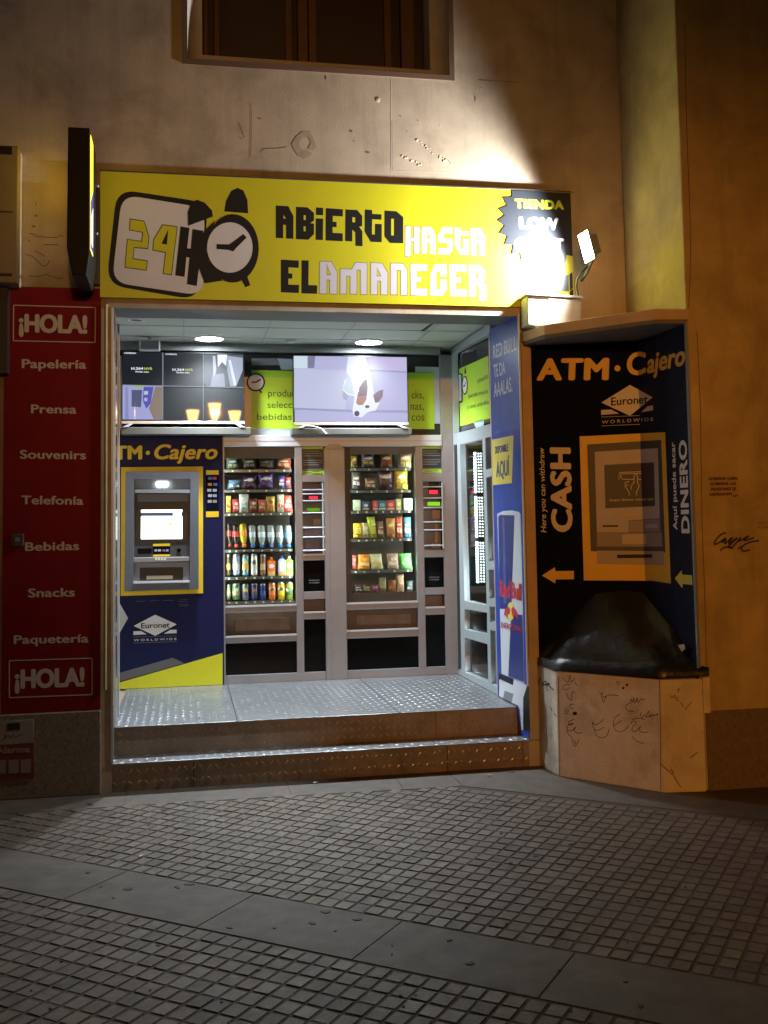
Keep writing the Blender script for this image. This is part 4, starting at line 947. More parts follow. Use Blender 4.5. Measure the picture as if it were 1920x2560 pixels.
px_shape('screen_mark', QP, [Q(A1, [(735, 1222), (765, 1195), (805, 1218), (770, 1230)])], emis('atm_mark', (.75, .85, .1), 1.2), atm, h=.0157, th=.0005)
abox('receipt_slot', [(335, 1535), (525, 1530), (520, 1600), (345, 1606)], .009, .016, BLACKG, bev=.003)
o = abox('card_label', [(540, 1472), (766, 1468), (766, 1636), (540, 1642)], .009, .012, BLUE_D)
abox('label_strip', [(540, 1472), (766, 1468), (766, 1500), (540, 1504)], .0122, .0135, YELLOW2, par=o)
abox('label_strip', [(540, 1614), (766, 1610), (766, 1636), (540, 1642)], .0122, .0135, YELLOW2, par=o)
def chip(par, x0, y0, x1, y1, col, h): 
    abox('card_mark', [(x0, y0), (x1, y0), (x1, y1), (x0, y1)], h, h+.001, M('mark', col, .5), par=par)
for x0_, c_ in ((560, (.4, .4, .45)), (608, (.5, .5, .52)), (665, (.35, .1, .1)), (710, (.25, .3, .5))): chip(o, x0_, 1545, x0_+36, 1572, c_, .0122)
q = QP(*A1(880, 1556)); mb = MB(); mb.lathe((q[0], 1.79-.010, q[1]), [(.0155, -.004), (.0155, .008), (.0125, .010), (.0115, .003), (0, .003)], (0, -1, 0), 24); mb.build('card_reader', BLACKG, atm)
abox('card_mouth', [(830, 1640), (940, 1638), (940, 1672), (830, 1676)], .0, .045, BLACK)
kq = [QP(*A1(x, y)) for x, y in ((292, 1652), (1018, 1640), (1016, 1700), (288, 1716))]
mb = MB(); mb.slab(QP, kq, .009, .052); mb.build('keypad_shelf', ALU, atm, bevel=.004)
for i in range(4):
    abox('key', [(570+i*38, 1655), (598+i*38, 1654), (598+i*38, 1684), (570+i*38, 1685)], .0525, .055, WHITEP)
abox('lower_panel', [(295, 1722), (1016, 1712), (1016, 1962), (290, 1990)], .009, .028, GREYM)
px_shape('cash_slot', QP, [Q(A1, rr([(368, 1785), (938, 1776), (936, 1944), (364, 1952)], 18))], BLACK, atm, h=.0285, th=.001)
abox('slot_plate', [(458, 1892), (800, 1886), (800, 1930), (458, 1938)], .0297, .034, M('slot_brass', (.35, .28, .18), .4))
abox('bottom_lip', [(286, 1966), (1022, 1952), (1022, 1976), (286, 1992)], .03, .064, ALU_B)
st_ = abox('logo_sticker', [(1238, 505), (1404, 503), (1404, 1118), (1238, 1122)], .001, .002, BLUE_D)
abox('sticker_band', [(1238, 505), (1404, 503), (1404, 562), (1238, 564)], .0022, .003, YELLOW2, par=st_)
abox('sticker_band', [(1238, 1046), (1404, 1044), (1404, 1118), (1238, 1122)], .0022, .003, YELLOW2, par=st_)
for x0_, y0_, c_ in ((1264, 592, (.05, .15, .45)), (1325, 592, (.4, .06, .1)), (1262, 672, (.7, .2, .03)), (1335, 672, (.1, .2, .5)), (1255, 750, (.5, .5, .52)), (1327, 750, (.5, .5, .52)), (1265, 820, (.5, .5, .52)), (1327, 820, (.35, .4, .5)), (1260, 895, (.4, .4, .42)), (1327, 895, (.4, .25, .25))):
    chip(st_, x0_, y0_, x0_+52, y0_+36, c_, .0022)
# lower emblem and stripes
px_shape('emblem', QP, [Q(A2, [(300, 690), (598, 535), (892, 668), (598, 826)])], WHITEP, atm)
px_shape('emblem_bar', QP, [Q(A2, [(296, 765), (400, 760), (480, 805), (296, 815)])], WHITEP, atm)
px_shape('emblem_bar', QP, [Q(A2, [(894, 742), (805, 745), (715, 798), (894, 790)])], WHITEP, atm)
text('emblem_lettering', 'Euronet', QP, A2(402, 724), A2(798, 712), A2(402, 645), BLACKP, atm, bold=.015, h=.0025)
text('emblem_lettering', 'WORLDWIDE', QP, A2(302, 902), A2(892, 882), A2(302, 872), WHITEP, atm, space=1.5)
strokes('emblem_line', QP, [[A2(296, 845), A2(892, 826)], [A2(296, 926), A2(892, 906)]], .0022, GREYM, atm, smooth=False)
px_shape('grey_stripe', QP, [Q(A2, [(-40, 1380), (840, 1130), (1000, 1205), (-40, 1500)])], M('stripe_taupe', (.11, .10, .10), .5), atm)
px_shape('yellow_stripe', QP, [Q(A2, [(-80, 1525), (1530, 1065), (1530, 1500), (-80, 1572)])], YELLOW, atm)
px_shape('white_tag', QP, [Q(A2, [(-30, 380), (108, 380), (222, 582), (100, 795), (-30, 795)])], M('tag_grey', (.5, .5, .48), .5), atm)
strokes('notice_lines', QP, [[A2(330, 350), A2(460, 345)], [A2(520, 345), A2(650, 338)], [A2(705, 340), A2(860, 334)], [A2(910, 332), A2(1040, 326)], [A2(920, 358), A2(1040, 352)], [A2(920, 392), A2(1060, 388)], [A2(920, 416), A2(1060, 412)]], .0018, GREYM, atm, smooth=False)

# ================================================================ VENDING MACHINES
MATC = {}
def CM(col, rough=.4, metal=0.0):
    k = (col, rough, metal)
    if k not in MATC: MATC[k] = M('pack_'+str(len(MATC)), col, rough, metal, noise=.18, nscale=40)
    return MATC[k]
IP = PY(1.97)
LEDV = emis('vending_led', (.92, 1.0, .88), 48)
def machine(xl, xr, xk, zb, ztop, label, loc):
    t = thing('vending_machine', (xl, 1.87, ZP), label, 'vending machine', 'vending machines behind the partition')
    mb = MB()
    mb.box(xl-.02, xr+.02, 2.42, 2.45, zb, ztop+.03); mb.box(xl-.04, xl-.013, 1.86, 2.42, zb, ztop+.03); mb.box(xr+.028, xr+.04, 1.86, 2.42, zb, ztop+.03)
    mb.box(xl-.013, xr+.028, 1.9, 2.42, ztop, ztop+.03); mb.box(xl-.013, xr+.028, 1.9, 2.42, zb-.02, zb)
    mb.build('cabinet', MACH_IN, t)
    mb = MB(); mb.box(xr+.013, xr+.027, 1.868, 1.885, zb+.06, ztop-.10); mb.box(xl-.012, xl-.002, 1.868, 1.885, zb+.06, ztop-.10); mb.build('strip_or_reflection', LEDV, t)
    mb = MB(); mb.box(xr+.041, xk, 1.88, 2.40, ZP+.02, Zt+.02); mb.build('control_panel', M('control_grey', (.16, .13, .11), .5, noise=.2), t)
    return t
KV1, KV2, KV3, KV4 = crop(550, 1090, .1748), crop(550, 1370, .1748), crop(820, 1090, .20494), crop(820, 1370, .20494)
vm1 = machine(L[0], L[1]-.004, KA_[1], r1[1]+.01, Zt, 'left vending machine stocked with bars, upside-down bottles, cans and cartons', 0)
vm2 = machine(R_[0], R_[1]-.004, KB[1], r3[1]+.04, Zt, 'right vending machine stocked with crisps, sweets and pastries', 0)
for t, (xa_, xb_), z0_, z1_ in ((vm1, L, r2[1], r1[0]), (vm2, R_, r4[1], r3[0])):
    mb = MB(); mb.box(xa_-.01, xb_+.01, 1.875, 2.2, z0_-.05, z1_+.03); mb.build('delivery_bay', M('bay_brown', (.12, .085, .06), .5, noise=.2), t)
    w_ = xb_-xa_
    mb = MB(); mb.box(xa_+w_*.15, xb_-w_*.08, 1.866, 1.8745, z0_+.03, z1_-.05); f_ = mb.build('delivery_flap', M('flap_brown', (.20, .15, .115), .35, metal=.2, noise=.35, nscale=9), t, bevel=.003)
# dark door frame seen inside the right window
mb = MB(); dz = r3[1]
fx = R_[0]; mb.box(fx+.001, fx+.055, 1.845, 1.862, dz+.001, Zt-.001); mb.box(fx+.0555, R_[1]-.001, 1.845, 1.862, dz+.001, dz+.075); mb.build('door_frame', M('door_brown', (.05, .042, .03), .5), vm2)
mb = MB(); mb.box(fx+.0555, R_[1]-.001, 1.845, 1.862, Zt-.06, Zt-.001); mb.build('door_frame', M('door_grey', (.12, .11, .10), .5), vm2)
mb = MB(); mb.box(L[0]+.001, L[1]-.001, 1.845, 1.862, Zt-.09, Zt-.001); mb.build('door_frame', M('door_taupe', (.13, .11, .08), .5), vm1)
# payment units
CPl = PY(1.879)
def pay(t, k, items):
    for name, (x0_, y0_, x1_, y1_), mat, h in items:
        q = [CPl(*k(x0_, y0_)), CPl(*k(x1_, y0_)), CPl(*k(x1_, y1_)), CPl(*k(x0_, y1_))]; mb = MB(); mb.slab(CPl, q, .0, h); mb.build(name, mat, t)
REDL = emis('red_display', (1.0, .02, .05), 2.2); GRNL = emis('green_display', (.28, .75, .03), .45); GRNL2 = emis('green_display_bright', (.30, .85, .03), .9)
pay(vm1, KV1, [('display_housing', (1215, 845, 1455, 912), BLACK, .004), ('red_display', (1275, 862, 1395, 900), REDL, .006), ('green_display', (1250, 1030, 1425, 1075), GRNL, .005),
    ('coin_plate', (1215, 1320, 1440, 1430), M('plate_violet', (.20, .18, .22), .4), .004), ('keypad', (1230, 1460, 1420, 1610), M('keypad_grey', (.17, .16, .18), .5), .006), ('note_slot', (1335, 1185, 1440, 1280), M('slot_brown', (.28, .2, .13), .5), .005)])
pay(vm2, KV3, [('display_housing', (1225, 560, 1350, 705), BLACK, .004), ('red_display', (1235, 662, 1335, 702), REDL, .006), ('green_display', (1215, 805, 1365, 850), GRNL2, .005),
    ('coin_plate', (1270, 900, 1375, 1010), M('plate_copper', (.30, .21, .16), .35, metal=.4), .006), ('coin_chute', (1305, 1020, 1335, 1300), M('chute_copper', (.32, .22, .15), .35, metal=.4), .005), ('note_slot', (1265, 1310, 1370, 1365), M('slot_copper', (.34, .22, .14), .5), .008)])
ORD = ['first', 'second', 'third', 'fourth', 'fifth', 'sixth', 'seventh', 'eighth']
ROWN = ['top', 'second', 'third', 'fourth', 'fifth', 'bottom']
def bx_(k, b):
    (x0_, y0_, x1_, y1_) = b
    pa, pb = IP(*k(x0_, y1_)), IP(*k(x1_, y1_)); pt_ = IP(*k((x0_+x1_)/2, y0_)); pm = IP(*k((x0_+x1_)/2, y1_))
    return (pa[0]+pb[0])/2, pm[1], pb[0]-pa[0], pt_[1]-pm[1]
def pouch(cx, z, w_, h_, lean=0.0, fat=.35, y=1.97):
    """crimped foil packet"""
    mb = MB(); nu, nv = 7, 9; F = {}
    for side in (0, 1):
        for j in range(nv):
            for i in range(nu):
                s = i/(nu-1)*2-1; t = j/(nv-1)
                bul = (1-s*s)**.6*max(0, 1-(2*t-1)**4)
                dy = bul*w_*fat*(1 if side else -1)*.5+.002*(1 if side else -1)
                ww = w_/2*(1-.06*sin(pi*t)) 
                wob = .006*sin(9*t+5*s+cx*50)*bul
                F[side, i, j] = (cx+s*ww+lean*(t-.0)*h_, y+dy+wob+.0, z+t*h_)
    vs = []; idx = {}
    for k_, p in F.items(): idx[k_] = len(vs); vs.append(p)
    fs = []
    for j in range(nv-1):
        for i in range(nu-1):
            fs.append((idx[0, i, j], idx[0, i+1, j], idx[0, i+1, j+1], idx[0, i, j+1])); fs.append((idx[1, i+1, j], idx[1, i, j], idx[1, i, j+1], idx[1, i+1, j+1]))
        fs.append((idx[1, 0, j], idx[0, 0, j], idx[0, 0, j+1], idx[1, 0, j+1])); fs.append((idx[0, nu-1, j], idx[1, nu-1, j], idx[1, nu-1, j+1], idx[0, nu-1, j+1]))
    for i in range(nu-1):
        fs.append((idx[0, i, nv-1], idx[0, i+1, nv-1], idx[1, i+1, nv-1], idx[1, i, nv-1])); fs.append((idx[1, i, 0], idx[1, i+1, 0], idx[0, i+1, 0], idx[0, i, 0]))
    mb.add(vs, fs, True); return mb
def patch(cx, z, w_, h_, y, n=14, lean=0):
    mb = MB(); mb.slab(PY(y), [(cx+lean*(z)*0+w_/2*cos(2*pi*k/n)*(1+.12*cos(3*k)), z+h_/2*sin(2*pi*k/n)) for k in range(n)], 0, .002); return mb
def item(kind, k, b, cols, desc, cat, lab, lean=0.0):
    cx_, z_, w_, h_ = bx_(k, b)
    full = f'{desc}, {lab}'
    c1_ = CM(cols[0]); c2_ = CM(cols[1]); y = 1.97
    nm = {'bag': 'snack_bag', 'bar': 'chocolate_bar', 'bottle': 'drink_bottle', 'can': 'drink_can', 'slim': 'drink_can', 'carton': 'drink_carton', 'pack': 'snack_pack', 'box': 'snack_box'}[kind]
    if kind in ('bag', 'bar', 'pack'):
        t = pouch(cx_, z_, w_, h_, lean, .42 if kind == 'bag' else .3).build(nm, c1_, None, org=(cx_, y, z_))
        yf = y-w_*(.21 if kind == 'bag' else .15)-.003
        lx = lean*h_*.5
        q = MB(); q.slab(PY(yf), [(cx_+lx-w_*.36, z_+h_*.30), (cx_+lx+w_*.36, z_+h_*.24), (cx_+lx+w_*.36, z_+h_*.44), (cx_+lx-w_*.36, z_+h_*.52)], 0, .0015); q.build('band', c2_, t)
        patch(cx_+lx+w_*.05, z_+h_*.66, w_*.5, h_*.24, yf).build('label', CM(cols[2] if len(cols) > 2 else (.55, .5, .42)), t)
        if kind == 'bag':
            q = MB(); q.slab(PY(yf-.001), [(cx_-w_*.3, z_+h_*.60), (cx_+w_*.28, z_+h_*.62), (cx_+w_*.28, z_+h_*.68), (cx_-w_*.3, z_+h_*.66)], 0, .0015); q.build('print', CM((.62, .60, .55)), t)
    elif kind == 'bottle':
        r = w_*.40; t = None
        ax = Vector((lean, -.10, -1)).normalized(); top = Vector((cx_-lean*h_*.5, y+.02, z_+h_)); hh = h_*.98
        mb = MB(); mb.lathe(top, [(0, 0), (r*.7, .0), (r, hh*.06), (r, hh*.30), (r*.93, hh*.36), (r, hh*.42), (r, hh*.58), (r*.70, hh*.74), (r*.42, hh*.82), (r*.40, hh*.86)], ax, 16)
        t = mb.build(nm, CM(cols[0], .12), None, org=(cx_, y, z_))
        mb = MB(); mb.lathe(top, [(r*1.02, hh*.30), (r*1.03, hh*.31), (r*1.03, hh*.52), (r*1.02, hh*.53)], ax, 16); mb.build('label', c2_, t)
        mb = MB(); mb.lathe(top, [(r*.40, hh*.83), (r*.58, hh*.84), (r*.58, hh*.975), (0, hh*.985)], ax, 14); mb.build('cap', CM(cols[2], .35), t)
    elif kind in ('can', 'slim'):
        r = w_*.46; mb = MB(); c = (cx_, y, z_)
        mb.lathe(c, [(0, .001), (r*.75, 0), (r*.98, h_*.04), (r, h_*.07), (r, h_*.90)], (0, 0, 1), 18); t = mb.build(nm, CM(cols[0], .28, .35), None, org=c)
        mb = MB(); mb.lathe(c, [(r, h_*.90), (r*.82, h_*.97), (r*.82, h_), (r*.72, h_), (r*.7, h_*.98), (0, h_*.98)], (0, 0, 1), 18); mb.build('lid', CM((.55, .56, .56), .3, .8), t)
        mb = MB(); c2 = (cx_, y, z_+h_*.28); mb.lathe(c2, [(r*1.01, 0), (r*1.012, h_*.02), (r*1.012, h_*.26), (r*1.01, h_*.28)], (0, 0, 1), 18); mb.build('label', CM(cols[1], .35), t)
        if len(cols) > 2:
            patch(cx_, z_+h_*.62, w_*.5, h_*.22, y-r*1.0).build('emblem', CM(cols[2]), t)
    elif kind == 'carton':
        mb = MB(); d = w_*.8; mb.box(cx_-w_/2, cx_+w_/2, y-d/2, y+d/2, z_, z_+h_*.78)
        mb.add([(cx_-w_/2, y-d/2, z_+h_*.78), (cx_+w_/2, y-d/2, z_+h_*.78), (cx_+w_/2, y+d/2, z_+h_*.78), (cx_-w_/2, y+d/2, z_+h_*.78), (cx_-w_*.2, y-d*.15, z_+h_*.88), (cx_+w_*.2, y-d*.15, z_+h_*.88), (cx_+w_*.2, y+d*.2, z_+h_*.88), (cx_-w_*.2, y+d*.2, z_+h_*.88)], [(0, 1, 5, 4), (1, 2, 6, 5), (2, 3, 7, 6), (3, 0, 4, 7), (4, 5, 6, 7)])
        t = mb.build(nm, c1_, None, org=(cx_, y, z_), bevel=.002)
        mb = MB(); mb.lathe((cx_, y, z_+h_*.87), [(w_*.2, 0), (w_*.2, h_*.12), (0, h_*.13)], (0, 0, 1), 14); mb.build('cap', CM(cols[2], .35), t)
        patch(cx_, z_+h_*.52, w_*.72, h_*.24, y-d/2-.0025).build('label', CM((.66, .66, .64)), t)
        q = MB(); q.slab(PY(y-d/2-.0006), [(cx_-w_*.46, z_+.002), (cx_+w_*.46, z_+.002), (cx_+w_*.46, z_+h_*.25), (cx_-w_*.46, z_+h_*.2)], 0, .0015); q.build('band', c2_, t)
    elif kind == 'box':
        mb = MB(); mb.box(cx_-w_/2, cx_+w_/2, y-.015, y+.02, z_, z_+h_); t = mb.build(nm, c1_, None, org=(cx_, y, z_), bevel=.002)
        patch(cx_, z_+h_*.55, w_*.6, h_*.4, y-.0175).build('label', c2_, t)
        q = MB(); q.slab(PY(y-.0155), [(cx_-w_*.42, z_+h_*.1), (cx_+w_*.42, z_+h_*.1), (cx_+w_*.42, z_+h_*.24), (cx_-w_*.42, z_+h_*.24)], 0, .001); q.build('band', CM(cols[2] if len(cols) > 2 else (.5, .48, .4)), t)
    put(t, full, cat, 'goods in the vending machines'); return t
def row(vm, mname, k, rn, y1_, specs, coils=True, xr=None):
    xa_, xb_ = (L if vm is vm1 else R_)
    zsh = IP(*k(650, y1_))[1]
    mb = MB(); mb.box(xa_+.006, xb_-.016, 1.925, 2.40, zsh-.022, zsh-.001); s_ = mb.build('shelf', M('shelf_dark', (.035, .035, .032), .35, metal=.3), vm)
    mb = MB(); mb.box(xa_+.006, xb_-.016, 1.922, 1.9245, zsh-.024, zsh-.002); mb.build('shelf_edge', M('shelf_glassy', (.10, .12, .11), .15, metal=.3), s_)
    for i, (kind, b, cols, desc, cat, *ln) in enumerate(specs):
        b = (b[0], b[1], b[2], y1_)
        item(kind, k, b, cols, desc, cat, f'{ORD[i]} from left, {ROWN[rn]} row, {mname} machine', ln[0] if ln else 0)
        xm = IP(*k((b[0]+b[2])/2, y1_))[0]
        mb = MB(); mb.box(xm-.007, xm+.007, 1.9195, 1.9218, zsh-.021, zsh-.006); mb.build('price_tag', CM((.5, .55, .42)), s_)
        if coils and kind in ('bag', 'bar'):
            w_ = IP(*k(b[2], y1_))[0]-IP(*k(b[0], y1_))[0]; r = min(w_*.34, .04)
            for sx in ((-.5, .5) if kind == 'bag' else (0,)):
                pts = [(xm+sx*r*1.3+r*.7*cos(a_), 1.928+.006*a_/6, zsh+.004+r*.72+r*.7*sin(a_)) for a_ in [i_*pi/7-pi*.2 for i_ in range(14)]]
                mb = MB(); mb.tube(pts, .0022, 6); mb.build('coil', BLACK, s_)
dk = (.03, .032, .035)
row(vm1, 'left', KV1, 0, 480, [
 ('bag', (90, 310, 262, 480), ((.10, .16, .13), (.30, .38, .18), (.2, .35, .42)), 'dull green and white snack bag', 'snack'),
 ('bag', (325, 310, 515, 480), ((.05, .05, .048), (.2, .2, .17), (.16, .16, .15)), 'dark grey snack bag', 'snack'),
 ('bag', (550, 320, 772, 480), ((.025, .028, .028), (.08, .09, .09), (.10, .11, .10)), 'nearly black snack bag', 'snack'),
 ('bag', (805, 300, 1016, 480), ((.40, .09, .06), (.45, .28, .12), (.42, .22, .12)), 'red and tan snack bag', 'snack')])
row(vm1, 'left', KV1, 1, 765, [
 ('bag', (95, 630, 285, 765), ((.07, .22, .40), (.5, .55, .6), (.15, .2, .28)), 'blue and silver snack bag', 'snack', .25),
 ('bag', (300, 560, 500, 765), ((.045, .02, .07), (.12, .05, .12), (.5, .5, .5)), 'black and purple snack bag leaning over', 'snack', .2),
 ('bag', (545, 530, 765, 765), ((.05, .025, .16), (.11, .06, .24), (.4, .4, .45)), 'dark purple snack bag with a white print', 'snack'),
 ('bag', (832, 570, 925, 765), ((.09, .04, .28), (.5, .5, .55), (.3, .3, .4)), 'narrow violet snack bag', 'snack'),
 ('bag', (930, 590, 1016, 765), ((.38, .045, .035), (.1, .1, .3), (.5, .16, .1)), 'narrow red snack bag', 'snack')])
row(vm1, 'left', KV1, 2, 1096, [
 ('bar', (88, 855, 158, 1096), ((.75, .62, .10), (.6, .08, .04), (.7, .3, .06)), 'yellow chocolate bar with a red top', 'chocolate bar'),
 ('bar', (180, 905, 275, 1096), ((.62, .05, .05), (.65, .35, .3), (.6, .5, .45)), 'red and pink chocolate bar', 'chocolate bar'),
 ('bar', (275, 830, 408, 1096), ((.60, .68, .64), (.35, .55, .60), (.65, .68, .65)), 'tall white and pale blue chocolate bar', 'chocolate bar'),
 ('bar', (415, 895, 532, 1096), ((.20, .045, .035), (.35, .2, .1), (.5, .42, .35)), 'dark red chocolate bar', 'chocolate bar'),
 ('bar', (545, 910, 658, 1096), ((.45, .09, .06), (.45, .40, .2), (.5, .35, .25)), 'red chocolate bar with a tan top', 'chocolate bar'),
 ('bar', (660, 865, 785, 1096), ((.55, .40, .07), (.6, .15, .04), (.08, .07, .04)), 'yellow and orange chocolate bar', 'chocolate bar'),
 ('bar', (815, 835, 910, 1096), ((.62, .60, .50), (.5, .08, .05), (.4, .45, .25)), 'tall white chocolate bar with red edge', 'chocolate bar', .02),
 ('bar', (920, 850, 1045, 1096), ((.65, .08, .05), (.65, .5, .42), (.65, .45, .38)), 'bright red leaning chocolate bar', 'chocolate bar', -.1)])
wat = (.24, .30, .31)
row(vm1, 'left', KV1, 3, 1612, [
 ('bottle', (85, 1250, 185, 1612), ((.02, .014, .012), (.25, .06, .05), (.3, .04, .03)), 'upside-down dark cola bottle with a faded red label', 'bottle', .06),
 ('bottle', (165, 1270, 290, 1612), ((.02, .014, .012), (.55, .06, .07), (.6, .08, .05)), 'upside-down dark cola bottle with a bright red label', 'bottle', .06),
 ('bottle', (270, 1255, 405, 1612), ((.42, .33, .02), (.75, .25, .05), (.7, .2, .03)), 'upside-down orange soda bottle', 'bottle', .05),
 ('bottle', (405, 1280, 530, 1612), (wat, (.45, .58, .66), (.05, .22, .62)), 'upside-down water bottle with a blue cap', 'bottle', .05),
 ('bottle', (530, 1280, 665, 1612), (wat, (.48, .60, .66), (.05, .22, .62)), 'upside-down water bottle with a blue cap', 'bottle', .05),
 ('bottle', (665, 1280, 795, 1612), (wat, (.46, .58, .66), (.05, .22, .62)), 'upside-down water bottle with a blue cap', 'bottle', .05),
 ('bottle', (795, 1280, 920, 1612), (wat, (.46, .60, .68), (.05, .22, .62)), 'upside-down water bottle with a blue cap', 'bottle', .05),
 ('bottle', (920, 1280, 1045, 1612), (wat, (.15, .38, .66), (.05, .22, .62)), 'upside-down water bottle with a deeper blue label', 'bottle', .05)])
row(vm1, 'left', KV2, 4, 396, [
 ('slim', (92, 90, 156, 396), ((.10, .09, .04), (.70, .55, .10)), 'slim black and yellow can', 'can'),
 ('slim', (180, 85, 292, 396), ((.34, .40, .58), (.55, .60, .70)), 'tall slim silver and blue can', 'can'),
 ('slim', (312, 90, 418, 396), ((.22, .45, .52), (.65, .42, .10), (.66, .52, .2)), 'tall slim blue can with an orange star', 'can'),
 ('slim', (435, 85, 542, 396), ((.60, .64, .58), (.50, .56, .50), (.05, .08, .06)), 'tall slim white can with a dark mark', 'can'),
 ('slim', (568, 90, 662, 396), ((.20, .13, .06), (.45, .33, .18)), 'tall slim brown and gold can', 'can'),
 ('carton', (680, 130, 785, 396), ((.70, .17, .03), (.60, .45, .2), (.75, .16, .02)), 'orange juice carton with an orange cap', 'carton'),
 ('carton', (832, 115, 936, 396), ((.42, .52, .66), (.66, .38, .12), (.03, .07, .62)), 'pale blue juice carton with a blue cap', 'carton'),
 ('carton', (942, 115, 1042, 396), ((.20, .58, .06), (.5, .55, .15), (.62, .68, .62)), 'green juice carton with a white cap', 'carton')])
row(vm1, 'left', KV2, 5, 742, [
 ('can', (98, 525, 158, 742), ((.30, .38, .16), (.40, .46, .3)), 'pale green can', 'can'),
 ('can', (172, 505, 292, 742), ((.12, .28, .10), (.40, .38, .26), (.42, .42, .36)), 'green can with a white pattern', 'can'),
 ('can', (312, 515, 418, 742), ((.22, .27, .30), (.14, .12, .28), (.45, .45, .06)), 'grey blue can with a yellow patch', 'can'),
 ('can', (442, 505, 542, 742), ((.04, .06, .24), (.07, .07, .12), (.4, .16, .06)), 'dark blue can with a red patch', 'can'),
 ('can', (568, 510, 662, 742), ((.02, .05, .22), (.03, .08, .3)), 'plain deep blue can', 'can'),
 ('can', (690, 495, 800, 742), ((.72, .17, .02), (.72, .2, .03), (.06, .1, .05)), 'orange soda can with white lettering', 'can'),
 ('can', (820, 485, 928, 742), ((.66, .50, .02), (.66, .54, .03), (.06, .1, .05)), 'yellow soda can with white lettering', 'can'),
 ('can', (942, 485, 1050, 742), ((.30, .42, .03), (.05, .14, .05), (.06, .18, .05)), 'yellow green soda can with white lettering', 'can')])
row(vm2, 'right', KV3, 0, 392, [
 ('bag', (280, 235, 358, 392), ((.32, .26, .04), (.2, .06, .05), (.45, .4, .1)), 'yellow and brown crisp bag', 'snack'),
 ('bag', (410, 210, 565, 392), ((.10, .08, .12), (.42, .40, .05), (.12, .3, .32)), 'purple, teal and yellow crisp bag', 'snack'),
 ('bag', (635, 210, 788, 392), ((.17, .085, .045), (.25, .05, .05), (.45, .3, .12)), 'brown crisp bag', 'snack'),
 ('bag', (855, 205, 1012, 392), ((.48, .40, .22), (.5, .42, .1), (.55, .48, .34)), 'cream crisp bag', 'snack', .08)])
row(vm2, 'right', KV3, 1, 660, [
 ('bag', (290, 440, 395, 660), ((.10, .10, .10), (.6, .6, .58), (.35, .35, .2)), 'black and white snack bag', 'snack'),
 ('bag', (450, 510, 585, 660), ((.20, .11, .05), (.6, .55, .45), (.3, .18, .08)), 'short brown snack bag', 'snack'),
 ('bag', (615, 420, 795, 660), ((.06, .025, .04), (.09, .05, .05), (.2, .25, .22)), 'large dark chocolate snack bag', 'snack'),
 ('bag', (808, 420, 972, 660), ((.60, .50, .06), (.5, .40, .05), (.6, .52, .35)), 'large bright yellow snack bag', 'snack')])
row(vm2, 'right', KV3, 2, 908, [
 ('box', (308, 780, 395, 908), ((.42, .66, .42), (.55, .7, .55)), 'small pale green sweet box', 'sweets'),
 ('box', (415, 800, 502, 908), ((.03, .07, .17), (.3, .38, .42)), 'small navy sweet box', 'sweets'),
 ('box', (545, 790, 602, 908), ((.50, .06, .07), (.5, .2, .16)), 'narrow red sweet box', 'sweets'),
 ('box', (610, 788, 708, 908), ((.02, .18, .22), (.2, .42, .4)), 'small teal sweet box', 'sweets'),
 ('box', (714, 785, 808, 908), ((.42, .04, .08), (.6, .3, .12)), 'small crimson sweet box', 'sweets'),
 ('box', (822, 770, 888, 908), ((.35, .42, .12), (.6, .6, .4)), 'narrow lime sweet box', 'sweets'),
 ('box', (922, 760, 1026, 908), ((.42, .62, .46), (.2, .5, .3)), 'white and green sweet box', 'sweets')], coils=False)
row(vm2, 'right', KV3, 3, 1250, [
 ('bag', (310, 1065, 418, 1250), ((.72, .58, .03), (.6, .5, .05), (.7, .35, .04)), 'bright yellow crisp packet', 'snack'),
 ('bag', (412, 1060, 502, 1250), ((.48, .55, .20), (.5, .5, .35), (.55, .55, .42)), 'cream and green crisp packet', 'snack'),
 ('bag', (505, 985, 602, 1250), ((.42, .58, .06), (.5, .55, .08), (.35, .5, .1)), 'tall lime crisp packet', 'snack', -.12),
 ('bag', (605, 1040, 690, 1250), ((.22, .13, .08), (.5, .45, .35), (.3, .17, .1)), 'brown crisp packet leaning left', 'snack', -.1),
 ('bag', (715, 1000, 820, 1250), ((.50, .26, .06), (.3, .14, .05), (.6, .5, .1)), 'orange and brown crisp packet', 'snack'),
 ('bag', (828, 985, 908, 1250), ((.55, .12, .06), (.55, .5, .42), (.6, .1, .08)), 'red and white crisp packet', 'snack'),
 ('bag', (922, 990, 1015, 1250), ((.08, .30, .52), (.5, .6, .62), (.2, .4, .6)), 'blue and white crisp packet', 'snack')])
row(vm2, 'right', KV4, 4, 262, [
 ('pack', (300, 88, 350, 220), ((.62, .16, .13), (.6, .3, .25)), 'pink red pastry pack', 'snack'),
 ('pack', (358, 80, 512, 220), ((.72, .30, .04), (.7, .55, .25), (.70, .40, .06)), 'orange and white pastry pack', 'snack', .06),
 ('pack', (528, 72, 678, 220), ((.50, .58, .36), (.55, .45, .12), (.6, .62, .5)), 'pale green pastry pack tilted to the right', 'snack', -.15),
 ('pack', (728, 66, 866, 220), ((.34, .27, .20), (.5, .46, .38), (.55, .5, .42)), 'brown and white pastry pack', 'snack', -.06),
 ('pack', (888, 66, 1034, 220), ((.12, .62, .14), (.2, .6, .2), (.25, .65, .25)), 'vivid green pastry pack', 'snack', -.1)])
